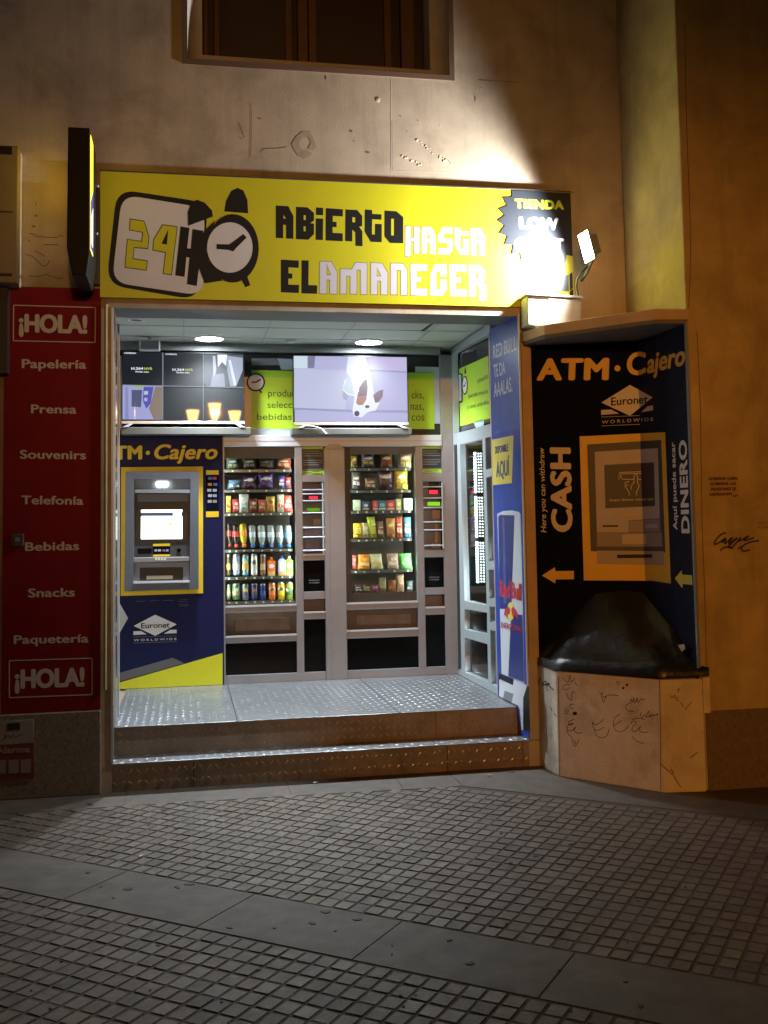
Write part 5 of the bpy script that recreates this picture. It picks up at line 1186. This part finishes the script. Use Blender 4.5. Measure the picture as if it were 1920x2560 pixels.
row(vm2, 'right', KV4, 5, 542, [
 ('bag', (325, 448, 418, 542), (dk, (.5, .52, .4), (.10, .10, .1)), 'black packet with a white chevron', 'snack'),
 ('bag', (430, 448, 520, 542), ((.05, .05, .035), (.5, .5, .1), (.5, .48, .12)), 'black packet with a yellow print', 'snack'),
 ('bag', (540, 448, 615, 542), ((.28, .07, .17), (.5, .12, .25), (.35, .3, .3)), 'pink packet', 'snack'),
 ('bar', (630, 360, 710, 542), ((.24, .28, .14), (.4, .42, .25), (.3, .34, .2)), 'grey green packet', 'snack'),
 ('bar', (735, 390, 830, 542), ((.22, .09, .03), (.4, .18, .05), (.3, .14, .05)), 'brown packet', 'snack'),
 ('bar', (835, 320, 928, 542), ((.45, .36, .22), (.35, .15, .1), (.5, .42, .28)), 'tall cream and brown packet', 'snack'),
 ('bar', (955, 400, 1040, 542), ((.03, .07, .08), (.3, .4, .4), (.12, .16, .17)), 'dark teal packet with a white ring', 'snack')])
# lettering on cans
def can_word(s_, k, x0_, y0_, x1_, cap):
    P = PY(1.97-.028)
    return (s_, P, k(x0_, y0_), k(x1_, y0_), k(x0_, y0_-cap))
for o in list(COL.objects):
    l_ = o.get('label', '')
    if l_.startswith('orange soda can'): texts('lettering', [can_word('FANTA', KV2, 700, 605, 795, 45)], WHITEP, o, bold=.05)
    if l_.startswith('yellow soda can'): texts('lettering', [can_word('FANTA', KV2, 828, 602, 924, 45)], WHITEP, o, bold=.05)
    if l_.startswith('yellow green soda'): texts('lettering', [('Sprite', PY(1.942), KV2(950, 625), KV2(1045, 575), KV2(940, 580))], WHITEP, o, bold=.04)
    if l_.startswith('large dark chocolate'): texts('lettering', [('CHOCO', PY(1.925), KV3(632, 505), KV3(765, 495), KV3(632, 475))], CREAMP, o, bold=.03)

# ================================================================ RIGHT SIDE PARTITION and fridge machine
XW = PXm(2.22)
D1, D2 = crop(1120, 780, .23504), crop(1120, 1240, .28025)
sp = thing('side_partition', (2.22, 1.2, ZP), 'aluminium side partition with a lit drinks fridge behind its glass', 'partition')
oy = lambda pts, k: [XW(*k(x, y)) for x, y in pts]
outerp = [(-1.797, ZP+.001), (-.662, ZP+.001), (-.662, 3.07), (-1.797, 3.07)]
holes = [oy([(50, 440), (432, 235), (450, 1190), (65, 1297)], D1),
         oy([(128, 1408), (365, 1350)], D1)+oy([(345, 975), (148, 935)], D2),
         oy([(148, 1008), (348, 1040), (350, 1235), (148, 1188)], D2), oy([(150, 1262), (352, 1322), (360, 1660), (152, 1570)], D2),
         oy([(395, 1340), (455, 1326), (465, 1660), (402, 1676)], D1),
         oy([(405, 1762), (468, 1745)], D1)+oy([(415, 575), (362, 580)], D2),
         oy([(362, 655), (418, 660), (422, 905), (368, 912)], D2), oy([(370, 985), (425, 990), (428, 1110), (372, 1125)], D2), oy([(376, 1195), (430, 1205), (444, 1700), (386, 1675)], D2)]
shape('frame', XW, [outerp]+holes, M('side_aluminium', (.44, .50, .52), .4, metal=.5, noise=.06), sp, h=-.045, th=.045)
mb = MB(); q = oy([(68, 1415), (96, 1410)], D1)+oy([(118, 1535), (96, 1548)], D2); mb.slab(XW, q, .0005, .004); mb.build('door_gap', BLACK, sp)
shape('upper_film', XW, [[(-1.79, 2.36), (-.68, 2.36), (-.68, 3.04), (-1.79, 3.04)]], M('film_dark', (.05, .055, .06), .25), sp, h=-.06, th=.004)
UX = PXm(2.275)
ux = lambda pts: [UX(*D1(x, y)) for x, y in pts]
def usp(name, loops, mat, h): shape(name, UX, [ux(l) for l in loops], mat, sp, h=h, th=.001)
usp('lime_film', [[(118, 605), (430, 465), (455, 1130), (128, 1215)]], LIME, .001)
usp('pale_film', [[(275, 1172), (385, 1140), (380, 1215), (298, 1235)]], PALEB, .001)
usp('pale_film', [[(70, 830), (85, 830), (95, 1165), (72, 1170)]], PALEB, .001)
usp('black_film', [[(152, 445), (300, 400), (300, 520), (152, 580)]], BLACK, .001)
usp('clock_case', [[(82, 660), (130, 648), (158, 660), (160, 955), (140, 968), (84, 950)]], BLACKP, .003)
usp('clock_card', [[(90, 672), (128, 662), (146, 672), (148, 940), (135, 950), (92, 935)]], PALEB, .0045)
usp('clock_ring', [circ((184, 780), 29, 24, 100)], BLACKP, .003)
usp('clock_face', [circ((184, 780), 22, 24, 86)], WHITEP, .0045)
usp('clock_bell', [[(178, 655), (186, 575), (198, 650)]], BLACKP, .003)
strokes('clock_hand', UX, [[D1(170, 790), D1(186, 782), D1(196, 745)]], .014, BLACKP, sp, h=.0058, smooth=False)
texts('lettering', [('snacks', UX, D1(318, 758), D1(432, 705), D1(316, 700)), ('parafarmacia', UX, D1(222, 915), D1(432, 860), D1(220, 868)), ('y otros artículos', UX, D1(208, 1035), D1(436, 978), D1(206, 985))], M('print_olive', (.10, .17, .02), .5), sp, h=.0025)
mb = MB(); mb.box(2.232, 2.236, .67, 1.79, ZP+.02, 2.34); mb.build('glass_pane', GLASS, sp)
fm = thing('drinks_fridge', (2.5, 1.3, ZP), 'tall drinks fridge with a bright light strip and its dotted reflections behind the side glass', 'fridge')
TEAL = M('fridge_inner', (.05, .10, .10), .35, noise=.1)
mb = MB(); mb.box(2.28, 2.82, 1.70, 1.74, ZP+.02, 2.33); mb.box(2.78, 2.82, .705, 1.699, ZP+.02, 2.33); mb.box(2.28, 2.82, .66, .70, ZP+.02, 2.33); mb.box(2.28, 2.779, .705, 1.699, 2.28, 2.33); mb.build('cabinet', TEAL, fm)
mb = MB(); mb.box(2.27, 2.40, .705, 1.699, ZP+.02, .98); mb.build('base', BLACKG, fm)
FX = PXm(2.33)
LEDF = emis('fridge_led', (.82, .97, 1.0), 6)
LED_REFL = emis('fridge_led_reflection', (.80, .97, .95), 4)  # for the mirror images of the LED strip, made to glow
T0, T1_ = D1(0, 1490)[1], D1(0, 1925)[1]; B0, B1 = D1(0, 1960)[1], D2(0, 775)[1]
cols_px = [((287, 0), (262, 0)), ((325, 0), (296, 0)), ((350, 0), (318, 0))]
for c_, (ut, ub, wd) in enumerate(((D1(287, 0)[0], D2(268, 0)[0], .036), (D1(326, 0)[0], D2(302, 0)[0], .011), (D1(352, 0)[0], D2(326, 0)[0], .009))):
    for (va, vb, n) in ((T0, T1_, 14), (B0, D2(0, 370)[1], 14), (D2(0, 405)[1], B1, 15)):
        mb = MB()
        for i in range(n):
            v = va+(vb-va)*(i+.5)/n; u = ut+(ub-ut)*(v-T0)/(B1-T0)
            a_, b_ = FX(u, v); hh = (.006 if c_ else .011)
            mb.slab(FX, [(a_+wd*cos(2*pi*k_/8)*(1.5 if c_ else .9), b_+hh*sin(2*pi*k_/8)) for k_ in range(8)], 0, .006)
        o = mb.build('strip_or_reflection', LEDF if c_ == 0 else LED_REFL, fm)  # columns after the first are reflections of the strip, built as glowing dots
        if c_ == 0:
            a0, b0 = FX(ut+(ub-ut)*(va-T0)/(B1-T0), va); a1, b1 = FX(ut+(ub-ut)*(vb-T0)/(B1-T0), vb)
            q = MB(); q.slab(FX, [(a0-.03, b0), (a0+.03, b0), (a1+.03, b1), (a1-.03, b1)], -.006, -.0005); q.build('strip_back', M('strip_white', (.6, .7, .72), .5), o)
for i, v in enumerate((1550, 1690, 1870)):
    z_ = FX(*D1(220, v))[1]
    mb = MB(); mb.box(2.30, 2.60, 1.02, 1.69, z_-.006, z_); mb.build('shelf', ALU, fm)
for i, v in enumerate((110, 200, 295, 440)):
    z_ = FX(*D2(190, v))[1]
    mb = MB(); mb.box(2.30, 2.60, 1.02, 1.69, z_-.006, z_); mb.build('shelf', ALU, fm)
fitems = [(D2, 195, 108, 'white bottle on the upper lit shelf of the drinks fridge', (.5, .55, .5), (.3, .45, .3)), (D2, 200, 198, 'blue bottle with a yellow label in the drinks fridge', (.08, .12, .4), (.6, .5, .05)),
          (D2, 205, 293, 'pale pink bottle in the drinks fridge', (.5, .4, .45), (.3, .3, .5)), (D2, 205, 438, 'silver bottle on the lowest lit shelf of the drinks fridge', (.35, .37, .4), (.5, .5, .5))]
for k, x, y, lab, ca, cb_ in fitems:
    P = PXm(2.31); a_, _ = P(*k(x, y)); z_ = FX(*k(190, y))[1]+.001
    mb = MB(); c = (2.345, min(-a_, 1.655), z_); mb.lathe(c, [(0, 0), (.03, 0), (.032, .01), (.032, .10), (.014, .14), (.013, .16), (0, .16)], (0, 0, 1), 16); o = mb.build('drink_bottle', CM(ca, .25), None, org=c)
    mb = MB(); mb.lathe(c, [(.0325, .03), (.033, .032), (.033, .085), (.0325, .087)], (0, 0, 1), 16); mb.build('label', CM(cb_), o); put(o, lab, 'bottle', 'bottles in the drinks fridge')
# narrow payment column behind the side frame
mb = MB(); mb.box(2.262, 2.27, .665, .86, ZP+.02, 2.33); mb.build('payment_panel', M('pay_brown', (.09, .07, .06), .4, noise=.2), fm)

# ================================================================ DRINK ADVERT PANEL on the right jamb
AX = PXm(2.2165)
ad = thing('drink_advert', (2.2165, .3, .18), 'tall blue energy drink poster panel with a can, on the right jamb', 'advert')
mb = MB(); mb.box(2.2168, 2.2885, .003, .6595, .0, 3.0); jmb = mb.build('jamb_block', M('jamb_plaster', (.45, .40, .33), .8, noise=.15), bld)
ayl, ayr = -.648, .018
mb = MB(); mb.slab(AX, [(ayl, ZP+.002), (-.225, ZP+.002), (-.225, .176), (ayr, .176), (ayr, 2.99), (ayl, 3.02)], .0, .006); mb.build('board', BLUE_R, ad)
for y0_, y1_ in ((-ayr-.012, -ayr-.0005), (.6485, .6605)):
    mb = MB(); mb.box(2.206, 2.2165, y0_, y1_, (.52 if y0_ < 0.1 else ZP+.002), 3.0); mb.build('edge_trim', ALU_B, ad)
ax_ = lambda pts, k=D2: [AX(*k(x, y)) for x, y in pts]
def asp(name, loops, mat, h, k=D2): shape(name, AX, [ax_(l, k) for l in loops], mat, ad, h=h, th=.0008)
PALE_A = M('advert_white', (.55, .60, .72), .4)
texts('lettering', [('RED BULL', AX, D1(490, 500), D1(740, 405), D1(488, 350)), ('TE DA', AX, D1(500, 700), D1(622, 660), D1(492, 555)), ('AAALAS.', AX, D1(500, 910), D1(696, 845), D1(497, 748))], PALE_A, ad, bold=.02, h=.0068)
asp('yellow_tag', [[(474, 1360), (708, 1310), (688, 1820), (486, 1842)]], M('advert_yellow', (.66, .55, .10), .45), .0066, D1)
texts('tag_lettering', [('DISPONIBLE', AX, D1(512, 1510), D1(654, 1480), D1(510, 1428)), ('AQUÍ', AX, D1(525, 1760), D1(664, 1738), D1(523, 1585))], BLUE_CAN, ad, bold=.025, h=.0078)
asp('can_silver', [[(448, 160), (500, 134), (580, 128), (640, 142), (655, 160), (660, 300), (672, 760), (690, 1672), (600, 1630), (486, 1585), (470, 900)]], SILV, .0066)
asp('can_blue', [[(458, 190), (470, 168), (602, 172), (590, 540), (574, 1010), (474, 1005), (466, 700)]], BLUE_CAN, .0078)
asp('can_blue', [[(574, 1050), (674, 1060), (688, 1660), (600, 1625), (548, 1604), (562, 1300)]], BLUE_CAN, .0078)
asp('can_shine', [[(500, 190), (516, 190), (536, 960), (508, 960)]], M('can_blue_light', (.06, .09, .32), .35), .0090)
REDP = M('advert_red', (.48, .03, .05), .45)
texts('can_lettering', [('Red', AX, D2(472, 900), D2(566, 912), D2(474, 740)), ('Bull', AX, D2(578, 912), D2(668, 936), D2(578, 755))], REDP, ad, bold=.04, h=.0093)
asp('emblem_sun', [circ((572, 1028), 33, 24, 82)], M('emblem_yellow', (.66, .56, .10), .45), .0090)
asp('emblem_bull', [[(512, 1065), (522, 1010), (550, 985), (566, 1005), (562, 1055), (545, 1050), (540, 1095), (530, 1060)]], REDP, .0102)
asp('emblem_bull', [[(578, 1005), (594, 988), (618, 1015), (634, 1055), (638, 1108), (622, 1078), (606, 1060), (600, 1095), (586, 1062)]], REDP, .0102)
texts('can_lettering', [('ENERGY', AX, D2(486, 1172), D2(590, 1196), D2(486, 1120)), ('DRINK', AX, D2(596, 1198), D2(672, 1215), D2(596, 1150))], REDP, ad, h=.0093)
asp('lower_print', [[(470, 1640), (478, 1632), (594, 1688), (600, 1632), (720, 1688), (684, 1800), (684, 2090), (670, 2085), (655, 1905), (636, 1868), (470, 1785)]], M('advert_pale', (.60, .62, .68), .45), .0103)
asp('lower_print', [[(468, 1580), (598, 1640), (594, 1688), (468, 1632)]], BLACKP, .0103)
asp('lower_print', [[(520, 1735), (598, 1765), (580, 1840), (506, 1800)]], GREYM, .0115)
asp('lower_print', [[(720, 1692), (735, 1700), (748, 2110), (690, 2085), (690, 1800)]], BLACKP, .0103)

# ================================================================ CORNER KIOSK (blocked cash machine)
kk = thing('corner_kiosk', (2.65, -.4, 0), 'corner kiosk with navy cash machine boards over a graffitied plaster base', 'kiosk')
plan = [(2.2925, -.004), (2.305, -.305), (2.757, -.838), (3.008, -.872), (3.002, -.004)]
mb = MB(); mb.prism(plan, 0, .655); mb.build('base', BASEPL, kk, bevel=.006)
mb = MB(); mb.prism([(3.0085, -.8725), (3.05, -.876), (3.05, -.852), (3.0085, -.852)], .455, .662); mb.build('base_lip', BASEPL, kk)
cpl = [(2.228, .0), (2.294, -.295), (2.797, -.848), (3.012, -.868), (3.002, -.002), (2.3, -.002)]
mb = MB(); mb.prism([(2.228, -.004)]+cpl[1:4]+[(3.002, -.004)], 2.806, 2.872); mb.build('canopy', CANOPY, kk, bevel=.004)
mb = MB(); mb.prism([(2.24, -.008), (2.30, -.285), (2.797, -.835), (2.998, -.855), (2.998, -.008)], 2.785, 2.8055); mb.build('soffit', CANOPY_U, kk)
EA, EB, EC = Vector((2.30, -.006, 0)), Vector((2.95, -.26, 0)), Vector((2.992, -.846, 0))
EL = Plane(EA, EB-EA, (0, 0, 1)); ER = Plane(EB, EC-EB, (0, 0, 1))
# make normals face the street
wl, wr = (EB-EA).length, (EC-EB).length
mb = MB(); mb.slab(EL, [(0, .60), (wl, .60), (wl, 2.78), (0, 2.78)], -.008, 0); mb.build('board', BLUE_D, kk)
mb = MB(); mb.slab(ER, [(0, .60), (wr, .60), (wr, 2.78), (0, 2.78)], -.008, 0); mb.build('board', M('side_board_lit', (.007, .010, .034), .6, noise=.1, spec=.15), kk)  # same navy board, colour lightened for the light past the fold
mb = MB(); mb.box(2.229, 2.296, -.012, -.0045, .68, 2.80); mb.build('left_post', CANOPY, kk)
mb = MB(); mb.box(2.986, 3.0025, -.868, -.8475, .68, 2.79); mb.build('edge_trim', ALU, kk)
f_c = lambda v: 1598+(v-996)*.033
E3, E4 = crop(1290, 740, .30139), crop(1300, 1080, .28933)
def both(name, poly, mat, h=.001, th=.0008):
    l, r = clip_u(poly, f_c, -1), clip_u(poly, f_c, 1)
    if len(l) > 2: shape(name, EL, [pl(EL, l)], mat, kk, h=h, th=th)
    if len(r) > 2: shape(name, ER, [pl(ER, r)], mat, kk, h=h, th=th)
def fold_text(name, s_, bl, br, tl, mat, h=.0015, th=.0008, **k):
    """lettering that runs across the fold between the two boards"""
    base = text_local(s_, **k); A = Vector(br)-Vector(bl); B = Vector(tl)-Vector(bl)
    for v in base.vertices: p = Vector(bl)+v.co.x*A+v.co.y*B; v.co = (p.x-.033*(p.y-996)-1598, p.y, v.co.z)
    for P, keep in ((EL, False), (ER, True)):
        bm = bmesh.new(); bm.from_mesh(base)
        bmesh.ops.bisect_plane(bm, geom=bm.verts[:]+bm.edges[:]+bm.faces[:], plane_co=(0, 0, 0), plane_no=(1, 0, 0), clear_outer=not keep, clear_inner=keep)
        for v in bm.verts:
            a, b = P(v.co.x+.033*(v.co.y-996)+1598, v.co.y); v.co = P.w(a, b, h+v.co.z*th)
        if len(bm.faces):
            me = bpy.data.meshes.new(name); bm.to_mesh(me); me.materials.append(mat); link(name, me, kk)
        bm.free()
texts('lettering', [('ATM', EL, E3(170, 702), E3(768, 698), E3(178, 508)), ], ORANGE_Y, kk, bold=.05, h=.001)
fold_text('lettering', 'C', E3(918, 664), E3(1080, 648), E3(918, 462), ORANGE_Y, bold=.04)
px_shape('lettering_dot', EL, [[E3(x, y) for x, y in circ((842, 600), 25, 20)]], ORANGE_Y, kk)
text('lettering', 'ajero', ER, E3(1088, 645), E3(1405, 572), E3(1088, 470), ORANGE_Y, kk, bold=.035, shear=.15, h=.001)
both('emblem', [E3(x, y) for x, y in ((708, 884), (945, 738), (1134, 840), (945, 994))], M('kiosk_white', (.60, .52, .46), .5))
both('emblem_bar', [E3(x, y) for x, y in ((706, 946), (790, 942), (856, 976), (706, 986))], CREAMP)
both('emblem_bar', [E3(x, y) for x, y in ((1138, 908), (1095, 914), (1040, 964), (1138, 948))], CREAMP)
fold_text('emblem_lettering', 'Euronet', E3(788, 910), E3(1098, 888), E3(788, 838), BLACKP, bold=.02, h=.0025)
fold_text('emblem_lettering', 'WORLDWIDE', E3(712, 1060), E3(1142, 1034), E3(712, 1032), CREAMP, space=1.5)
strokes('emblem_line', EL, [[E3(708, 1004), E3(1068, 990)], [E3(708, 1078), E3(1068, 1062)]], .0025, CREAMP, kk, smooth=False)
def e4(pts): return [E4(x, y) for x, y in pts]
KG = M('picture_grey', (.42, .36, .36), .5, noise=.06); KG2 = M('picture_mid', (.24, .20, .20), .5); KGd = M('picture_dark', (.045, .035, .035), .5)
both('picture_frame', e4([(515, 38), (1255, 2), (1305, 1310), (1150, 1285), (552, 1282)]), ORANGE_Y, .001)
both('picture_border', e4([(580, 108), (1222, 68), (1258, 1042), (612, 1030)]), KGd, .0022)
both('picture_machine', e4([(645, 172), (1195, 140), (1212, 745), (938, 765), (938, 868), (664, 868)]), KG, .0034)
both('picture_band', e4([(664, 872), (1230, 868), (1235, 990), (664, 990)]), KG2, .0034)
both('picture_base', e4([(664, 1025), (1245, 1030), (1248, 1150), (668, 1140)]), M('picture_tan', (.38, .30, .22), .5), .0034)
both('picture_panel', e4([(940, 770), (1212, 750), (1218, 862), (940, 866)]), KG2, .0034)
both('picture_screen', e4([(728, 285), (1162, 262), (1172, 640), (738, 660)]), KGd, .0046)
both('picture_slot', e4([(715, 806), (848, 804), (848, 818), (715, 820)]), BLACKP, .0046)
both('picture_slot', e4([(878, 706), (1080, 704), (1080, 722), (878, 724)]), M('picture_gold', (.5, .36, .2), .5), .0046)
both('picture_slot', e4([(1085, 798), (1195, 796), (1195, 828), (1085, 830)]), KG, .0046)
both('picture_keypad', e4([(882, 886), (1095, 882), (1098, 968), (884, 970)]), M('picture_cream', (.46, .38, .28), .5), .0046)
both('picture_slot', e4([(838, 1060), (1148, 1056), (1148, 1086), (840, 1090)]), BLACKP, .0046)
HAND = [[(855, 415), (855, 350), (1095, 342), (1085, 410), (1015, 412)], [(870, 362), (870, 392), (890, 410), (985, 408)], [(870, 362), (1070, 358), (1068, 400)], [(985, 440), (985, 380), (1000, 362), (1015, 380), (1015, 435), (1030, 470), (1005, 520), (1005, 548)], [(985, 430), (960, 470), (960, 500)], [(940, 425), (905, 440), (908, 470), (940, 515), (945, 548)], [(905, 440), (940, 430)], [(910, 465), (935, 455)]]
strokes('picture_hand', EL, [e4(l) for l in HAND], .005, CREAMP, kk, h=.006, smooth=False)
fold_text('picture_lettering', 'Saque dinero con su tarj', E4(772, 598), E4(1158, 588), E4(772, 576), CREAMP, h=.006, bold=.02)
# vertical texts
texts('side_lettering', [('CASH', EL, E4(455, 868), E4(438, 135), E4(262, 862))], CREAMP, kk, bold=.05)
texts('side_lettering', [('Here you can withdraw', EL, E4(228, 868), E4(208, 135), E4(178, 868))], CREAMP, kk, bold=.012, shear=.15)
texts('side_lettering', [('DINERO', ER, E4(1468, 875), E4(1440, 65), E4(1395, 875))], WHITEP, kk, bold=.04)
texts('side_lettering', [('Aquí puede sacar', ER, E4(1362, 845), E4(1340, 85), E4(1325, 845))], WHITEP, kk, bold=.015)
px_shape('arrow', EL, [e4([(190, 1240), (302, 1168), (306, 1202), (465, 1200), (466, 1272), (306, 1274), (306, 1308)])], ORANGE_Y, kk)
px_shape('arrow', ER, [e4([(1340, 1265), (1398, 1195), (1402, 1232), (1488, 1238), (1492, 1322), (1408, 1312), (1405, 1350)])], M('arrow_yellow', (.66, .55, .04), .5), kk)
# black cover over the ledge
B = [Vector(p) for p in ((2.286, -.006, .655), (2.290, -.16, .657), (2.298, -.318, .660), (2.45, -.50, .662), (2.60, -.675, .664), (2.752, -.852, .668), (2.90, -.868, .672), (3.046, -.884, .672))]
Tt = [EL.w(*EL(1336, 1645), .004), EL.w(*EL(1400, 1590), .004), EL.w(*EL(1440, 1535), .004), EL.w(*EL(1490, 1484), .004), EL.w(*EL(1545, 1476), .004), EL.w(*EL(1606, 1480), .004), ER.w(*ER(1688, 1575), .004), ER.w(*ER(1728, 1660), .004)]
mb = MB(); NR, NS = 9, 28
def samp(Ls, t):
    x = t*(len(Ls)-1); i = min(int(x), len(Ls)-2); return Ls[i].lerp(Ls[i+1], x-i)
vs = []
for i in range(NS+1):
    t = i/NS; b_, tp = samp(B, t), samp(Tt, t)
    vs.append(b_+Vector((0, 0, .0)))
    for j in range(NR+1):
        s_ = j/NR; p = (b_+Vector((0, 0, .05))).lerp(tp, s_); p.z += -.045*sin(pi*s_)*(.4+.6*sin(pi*t))+.016*sin(19*t+6*s_)*sin(pi*s_)+.009*sin(7*t*(1+3*s_))*sin(pi*s_)+.006*sin(41*t-9*s_)*sin(pi*s_)+random.uniform(-.004, .004)*(sin(pi*s_))
        if j == 0: p.z += random.uniform(-.012, .008)
        vs.append(p)
n = NR+2
mb.add(vs, [(i*n+j, (i+1)*n+j, (i+1)*n+j+1, i*n+j+1) for i in range(NS) for j in range(NR+1)], True)
mb.build('cover', TAR, kk)
chp = MB()
for u_, v_, w_, P in ((1712, 1615, 11, ER), ):
    chp.slab(P, [P(1697, 1612), P(1722, 1610), P(1724, 1622), P(1715, 1630)], .03, .032)
chp.build('torn_edge', CREAMP, kk)
# graffiti on the base
def vplane(a, b): return Plane((a[0], a[1], 0), (b[0]-a[0], b[1]-a[1], 0), (0, 0, 1))
G1, G2, G0 = vplane(plan[1], plan[2]), vplane(plan[2], plan[3]), vplane(plan[0], plan[1])
KQ = crop(1420, 1680, .217); KP = crop(1280, 1600, .18083)
def kq(*p): return [KQ(x, y) for x, y in p]
def kp(*p): return [KP(x, y) for x, y in p]
gl = [kq((275, 570), (300, 595), (345, 600), (410, 545)), kq((280, 580), (300, 650), (350, 672), (415, 632)), kq((300, 660), (330, 730), (390, 758), (450, 730), (475, 655)),
      kq((600, 485), (540, 530), (525, 610), (560, 595), (615, 560)), kq((525, 610), (545, 665), (600, 690), (660, 665), (700, 610)), kq((735, 548), (800, 532), (880, 545)), kq((715, 600), (750, 565), (785, 590), (745, 635), (740, 675), (780, 685), (840, 625), (820, 660), (860, 695), (930, 690)),
      kq((740, 740), (790, 795), (880, 825)), kq((720, 360), (725, 310), (745, 345), (760, 295), (770, 355), (800, 300), (805, 350), (850, 310), (885, 325)), kq((720, 358), (670, 385), (670, 425), (705, 450), (760, 455)),
      kq((850, 465), (835, 500), (860, 525), (880, 490), (900, 515), (930, 450), (940, 515), (960, 485), (1000, 500), (1040, 475)), kq((900, 522), (960, 508), (1040, 490)),
      kq((570, 105), (565, 130), (590, 150)), kq((575, 105), (605, 130)), kq((405, 240), (385, 270), (410, 350), (430, 300), (470, 265), (580, 270)), kq((360, 235), (405, 260)), kq((395, 290), (440, 280)),
      kp((700, 520), (740, 570), (780, 575), (800, 490), (815, 580), (870, 525)), kp((870, 580), (900, 630)), kp((800, 610), (720, 625), (700, 670), (740, 690), (790, 660)), kp((750, 725), (785, 810), (825, 830), (830, 730), (870, 715)), kp((850, 890), (810, 890), (800, 930), (845, 955)), kp((770, 945), (735, 975), (745, 1015), (780, 1020)), kp((790, 960), (765, 1000)),
      kp((860, 1100), (800, 1120), (785, 1165), (850, 1145)), kp((850, 1160), (765, 1190), (775, 1250), (830, 1250), (880, 1200), (860, 1250), (900, 1285), (970, 1280)), kp((755, 1240), (785, 1310), (830, 1335)), kp((830, 1350), (840, 1420), (870, 1470), (910, 1420), (925, 1370)), kp((850, 1390), (890, 1420), (860, 1440))]
strokes('graffiti', G1, gl, .0042, M('graffiti_ink', (.10, .07, .05), .8), kk)
dots = MB()
for x, y, r in ((680, 148, 15), (638, 184, 15)): dots.slab(G1, [G1(*KQ(x+r*cos(2*pi*k/9), y+r*sin(2*pi*k/9))) for k in range(9)], .0005, .0015)
for x, y, r in ((870, 1015, 32),): dots.slab(G1, [G1(*KP(x+r*cos(2*pi*k/9), y+r*.8*sin(2*pi*k/9))) for k in range(9)], .0005, .0015)
dots.build('graffiti', INK, kk)
strokes('graffiti', G2, [kq((1180, 265), (1195, 295), (1235, 270), (1230, 300)), kq((1280, 295), (1245, 305), (1255, 330), (1280, 330)), kq((1295, 350), (1325, 400)), kq((1345, 435), (1425, 345)), kq((1285, 180), (1265, 240)), kq((1255, 205), (1275, 210))], .005, LINEM, kk)
strokes('graffiti', G0, [kp((345, 575), (365, 610), (395, 530), (415, 610), (450, 580), (475, 570)), kp((430, 625), (520, 600), (480, 640), (490, 705)), kp((470, 590), (520, 640), (585, 695)), kp((525, 920), (560, 980)), kp((585, 1010), (620, 1060))], .008, INK, kk)
strokes('crack', G2, [[(1652, 1910), (1668, 1925), (1682, 1935), (1690, 1950), (1702, 1968)], [(1745, 1880), (1725, 1895)], [(1676, 1922), (1684, 1932), (1678, 1936)]], .006, LINEM, kk, smooth=False)
strokes('edge_crack', G1, [[(1649, 1695), (1651, 1800), (1652, 1975)], [(1397, 1690), (1398, 1940)]], .005, LINEM, kk, smooth=False)

# ---- paper notice on the right wall
nt_ = thing('paper_notice', (3.1, -.8505, 1.4), 'small peeling paper note about pensions pasted on the ochre wall', 'notice')
px_shape('paper', RW, [[KR(320, 555), KR(480, 540), KR(780, 575), KR(795, 890), (1826, 1246), KR(350, 930)]], PAPER, nt_, h=.0008, th=.0006)
texts('lettering', [('GOBIERNE QUIEN', RW, KR(325, 638), KR(778, 630), KR(325, 588)), ('GOBIERNE LAS', RW, KR(345, 718), KR(755, 712), KR(345, 665)), ('PENSIONES SE', RW, KR(355, 805), KR(760, 796), KR(355, 750)), ('DEFIENDEN', RW, KR(345, 885), KR(690, 874), KR(345, 835)), ('2017', RW, KR(710, 905), KR(795, 890), KR(710, 870))], INK, nt_, bold=.06, h=.0016)

# ---- litter
def butt(u, v, rot, lab):
    p = GRD(u, v); d = Vector((cos(rot), sin(rot), 0)); c = Vector((p[0], p[1], .006))
    mb = MB(); mb.tube([c-d*.014, c+d*.006], .004); o = mb.build('cigarette_end', WHITEP, None, org=(p[0], p[1], .002))
    mb = MB(); mb.tube([c+d*.0062, c+d*.016], .0041); mb.build('filter', CREAMP, o); put(o, lab, 'litter', 'scraps of litter on the pavement')
butt(788, 1959, .2, 'white cigarette end near the middle of the lower step')
butt(1223, 1941, -.6, 'white cigarette end near the right end of the lower step')
butt(352, 2143, .9, 'small white scrap on the tiles at lower left')

# ---- three-lantern street lamp across the square (it shows in the television glass and lights the scene)
sl = thing('street_lamp', (.74, -16.2, 0), 'black street lamp with three glowing amber lanterns, mirrored in the monitor', 'street lamp')
mb = MB(); mb.lathe((.74, -16.2, 0), [(.16, 0), (.16, .25), (.10, .35), (.07, .9), (.05, 3.6), (.06, 4.0), (.02, 4.15)], (0, 0, 1), 16); mb.build('post', BLACK, sl)
mb = MB()
for x in (.21, 1.25): mb.tube([(.74, -16.2, 3.6), ((.74+x)/2, -16.2, 3.72), (x, -16.2, 3.95)], .03)
mb.build('arm', BLACK, sl)
LAN = emis('lantern_glass', (1.0, .50, .16), 85)
for x, z in ((.21, 4.1), (.75, 4.27), (1.25, 4.08)):
    mb = MB(); mb.lathe((x, -16.2, z), [(.07, 0), (.17, .42)], (0, 0, 1), 6); o = mb.build('lantern', LAN, sl)
    mb = MB(); mb.lathe((x, -16.2, z+.421), [(.20, 0), (.10, .12), (0, .2)], (0, 0, 1), 6); mb.lathe((x, -16.2, z-.12), [(.02, 0), (.08, .119)], (0, 0, 1), 6); mb.build('lantern_cap', BLACK, o)
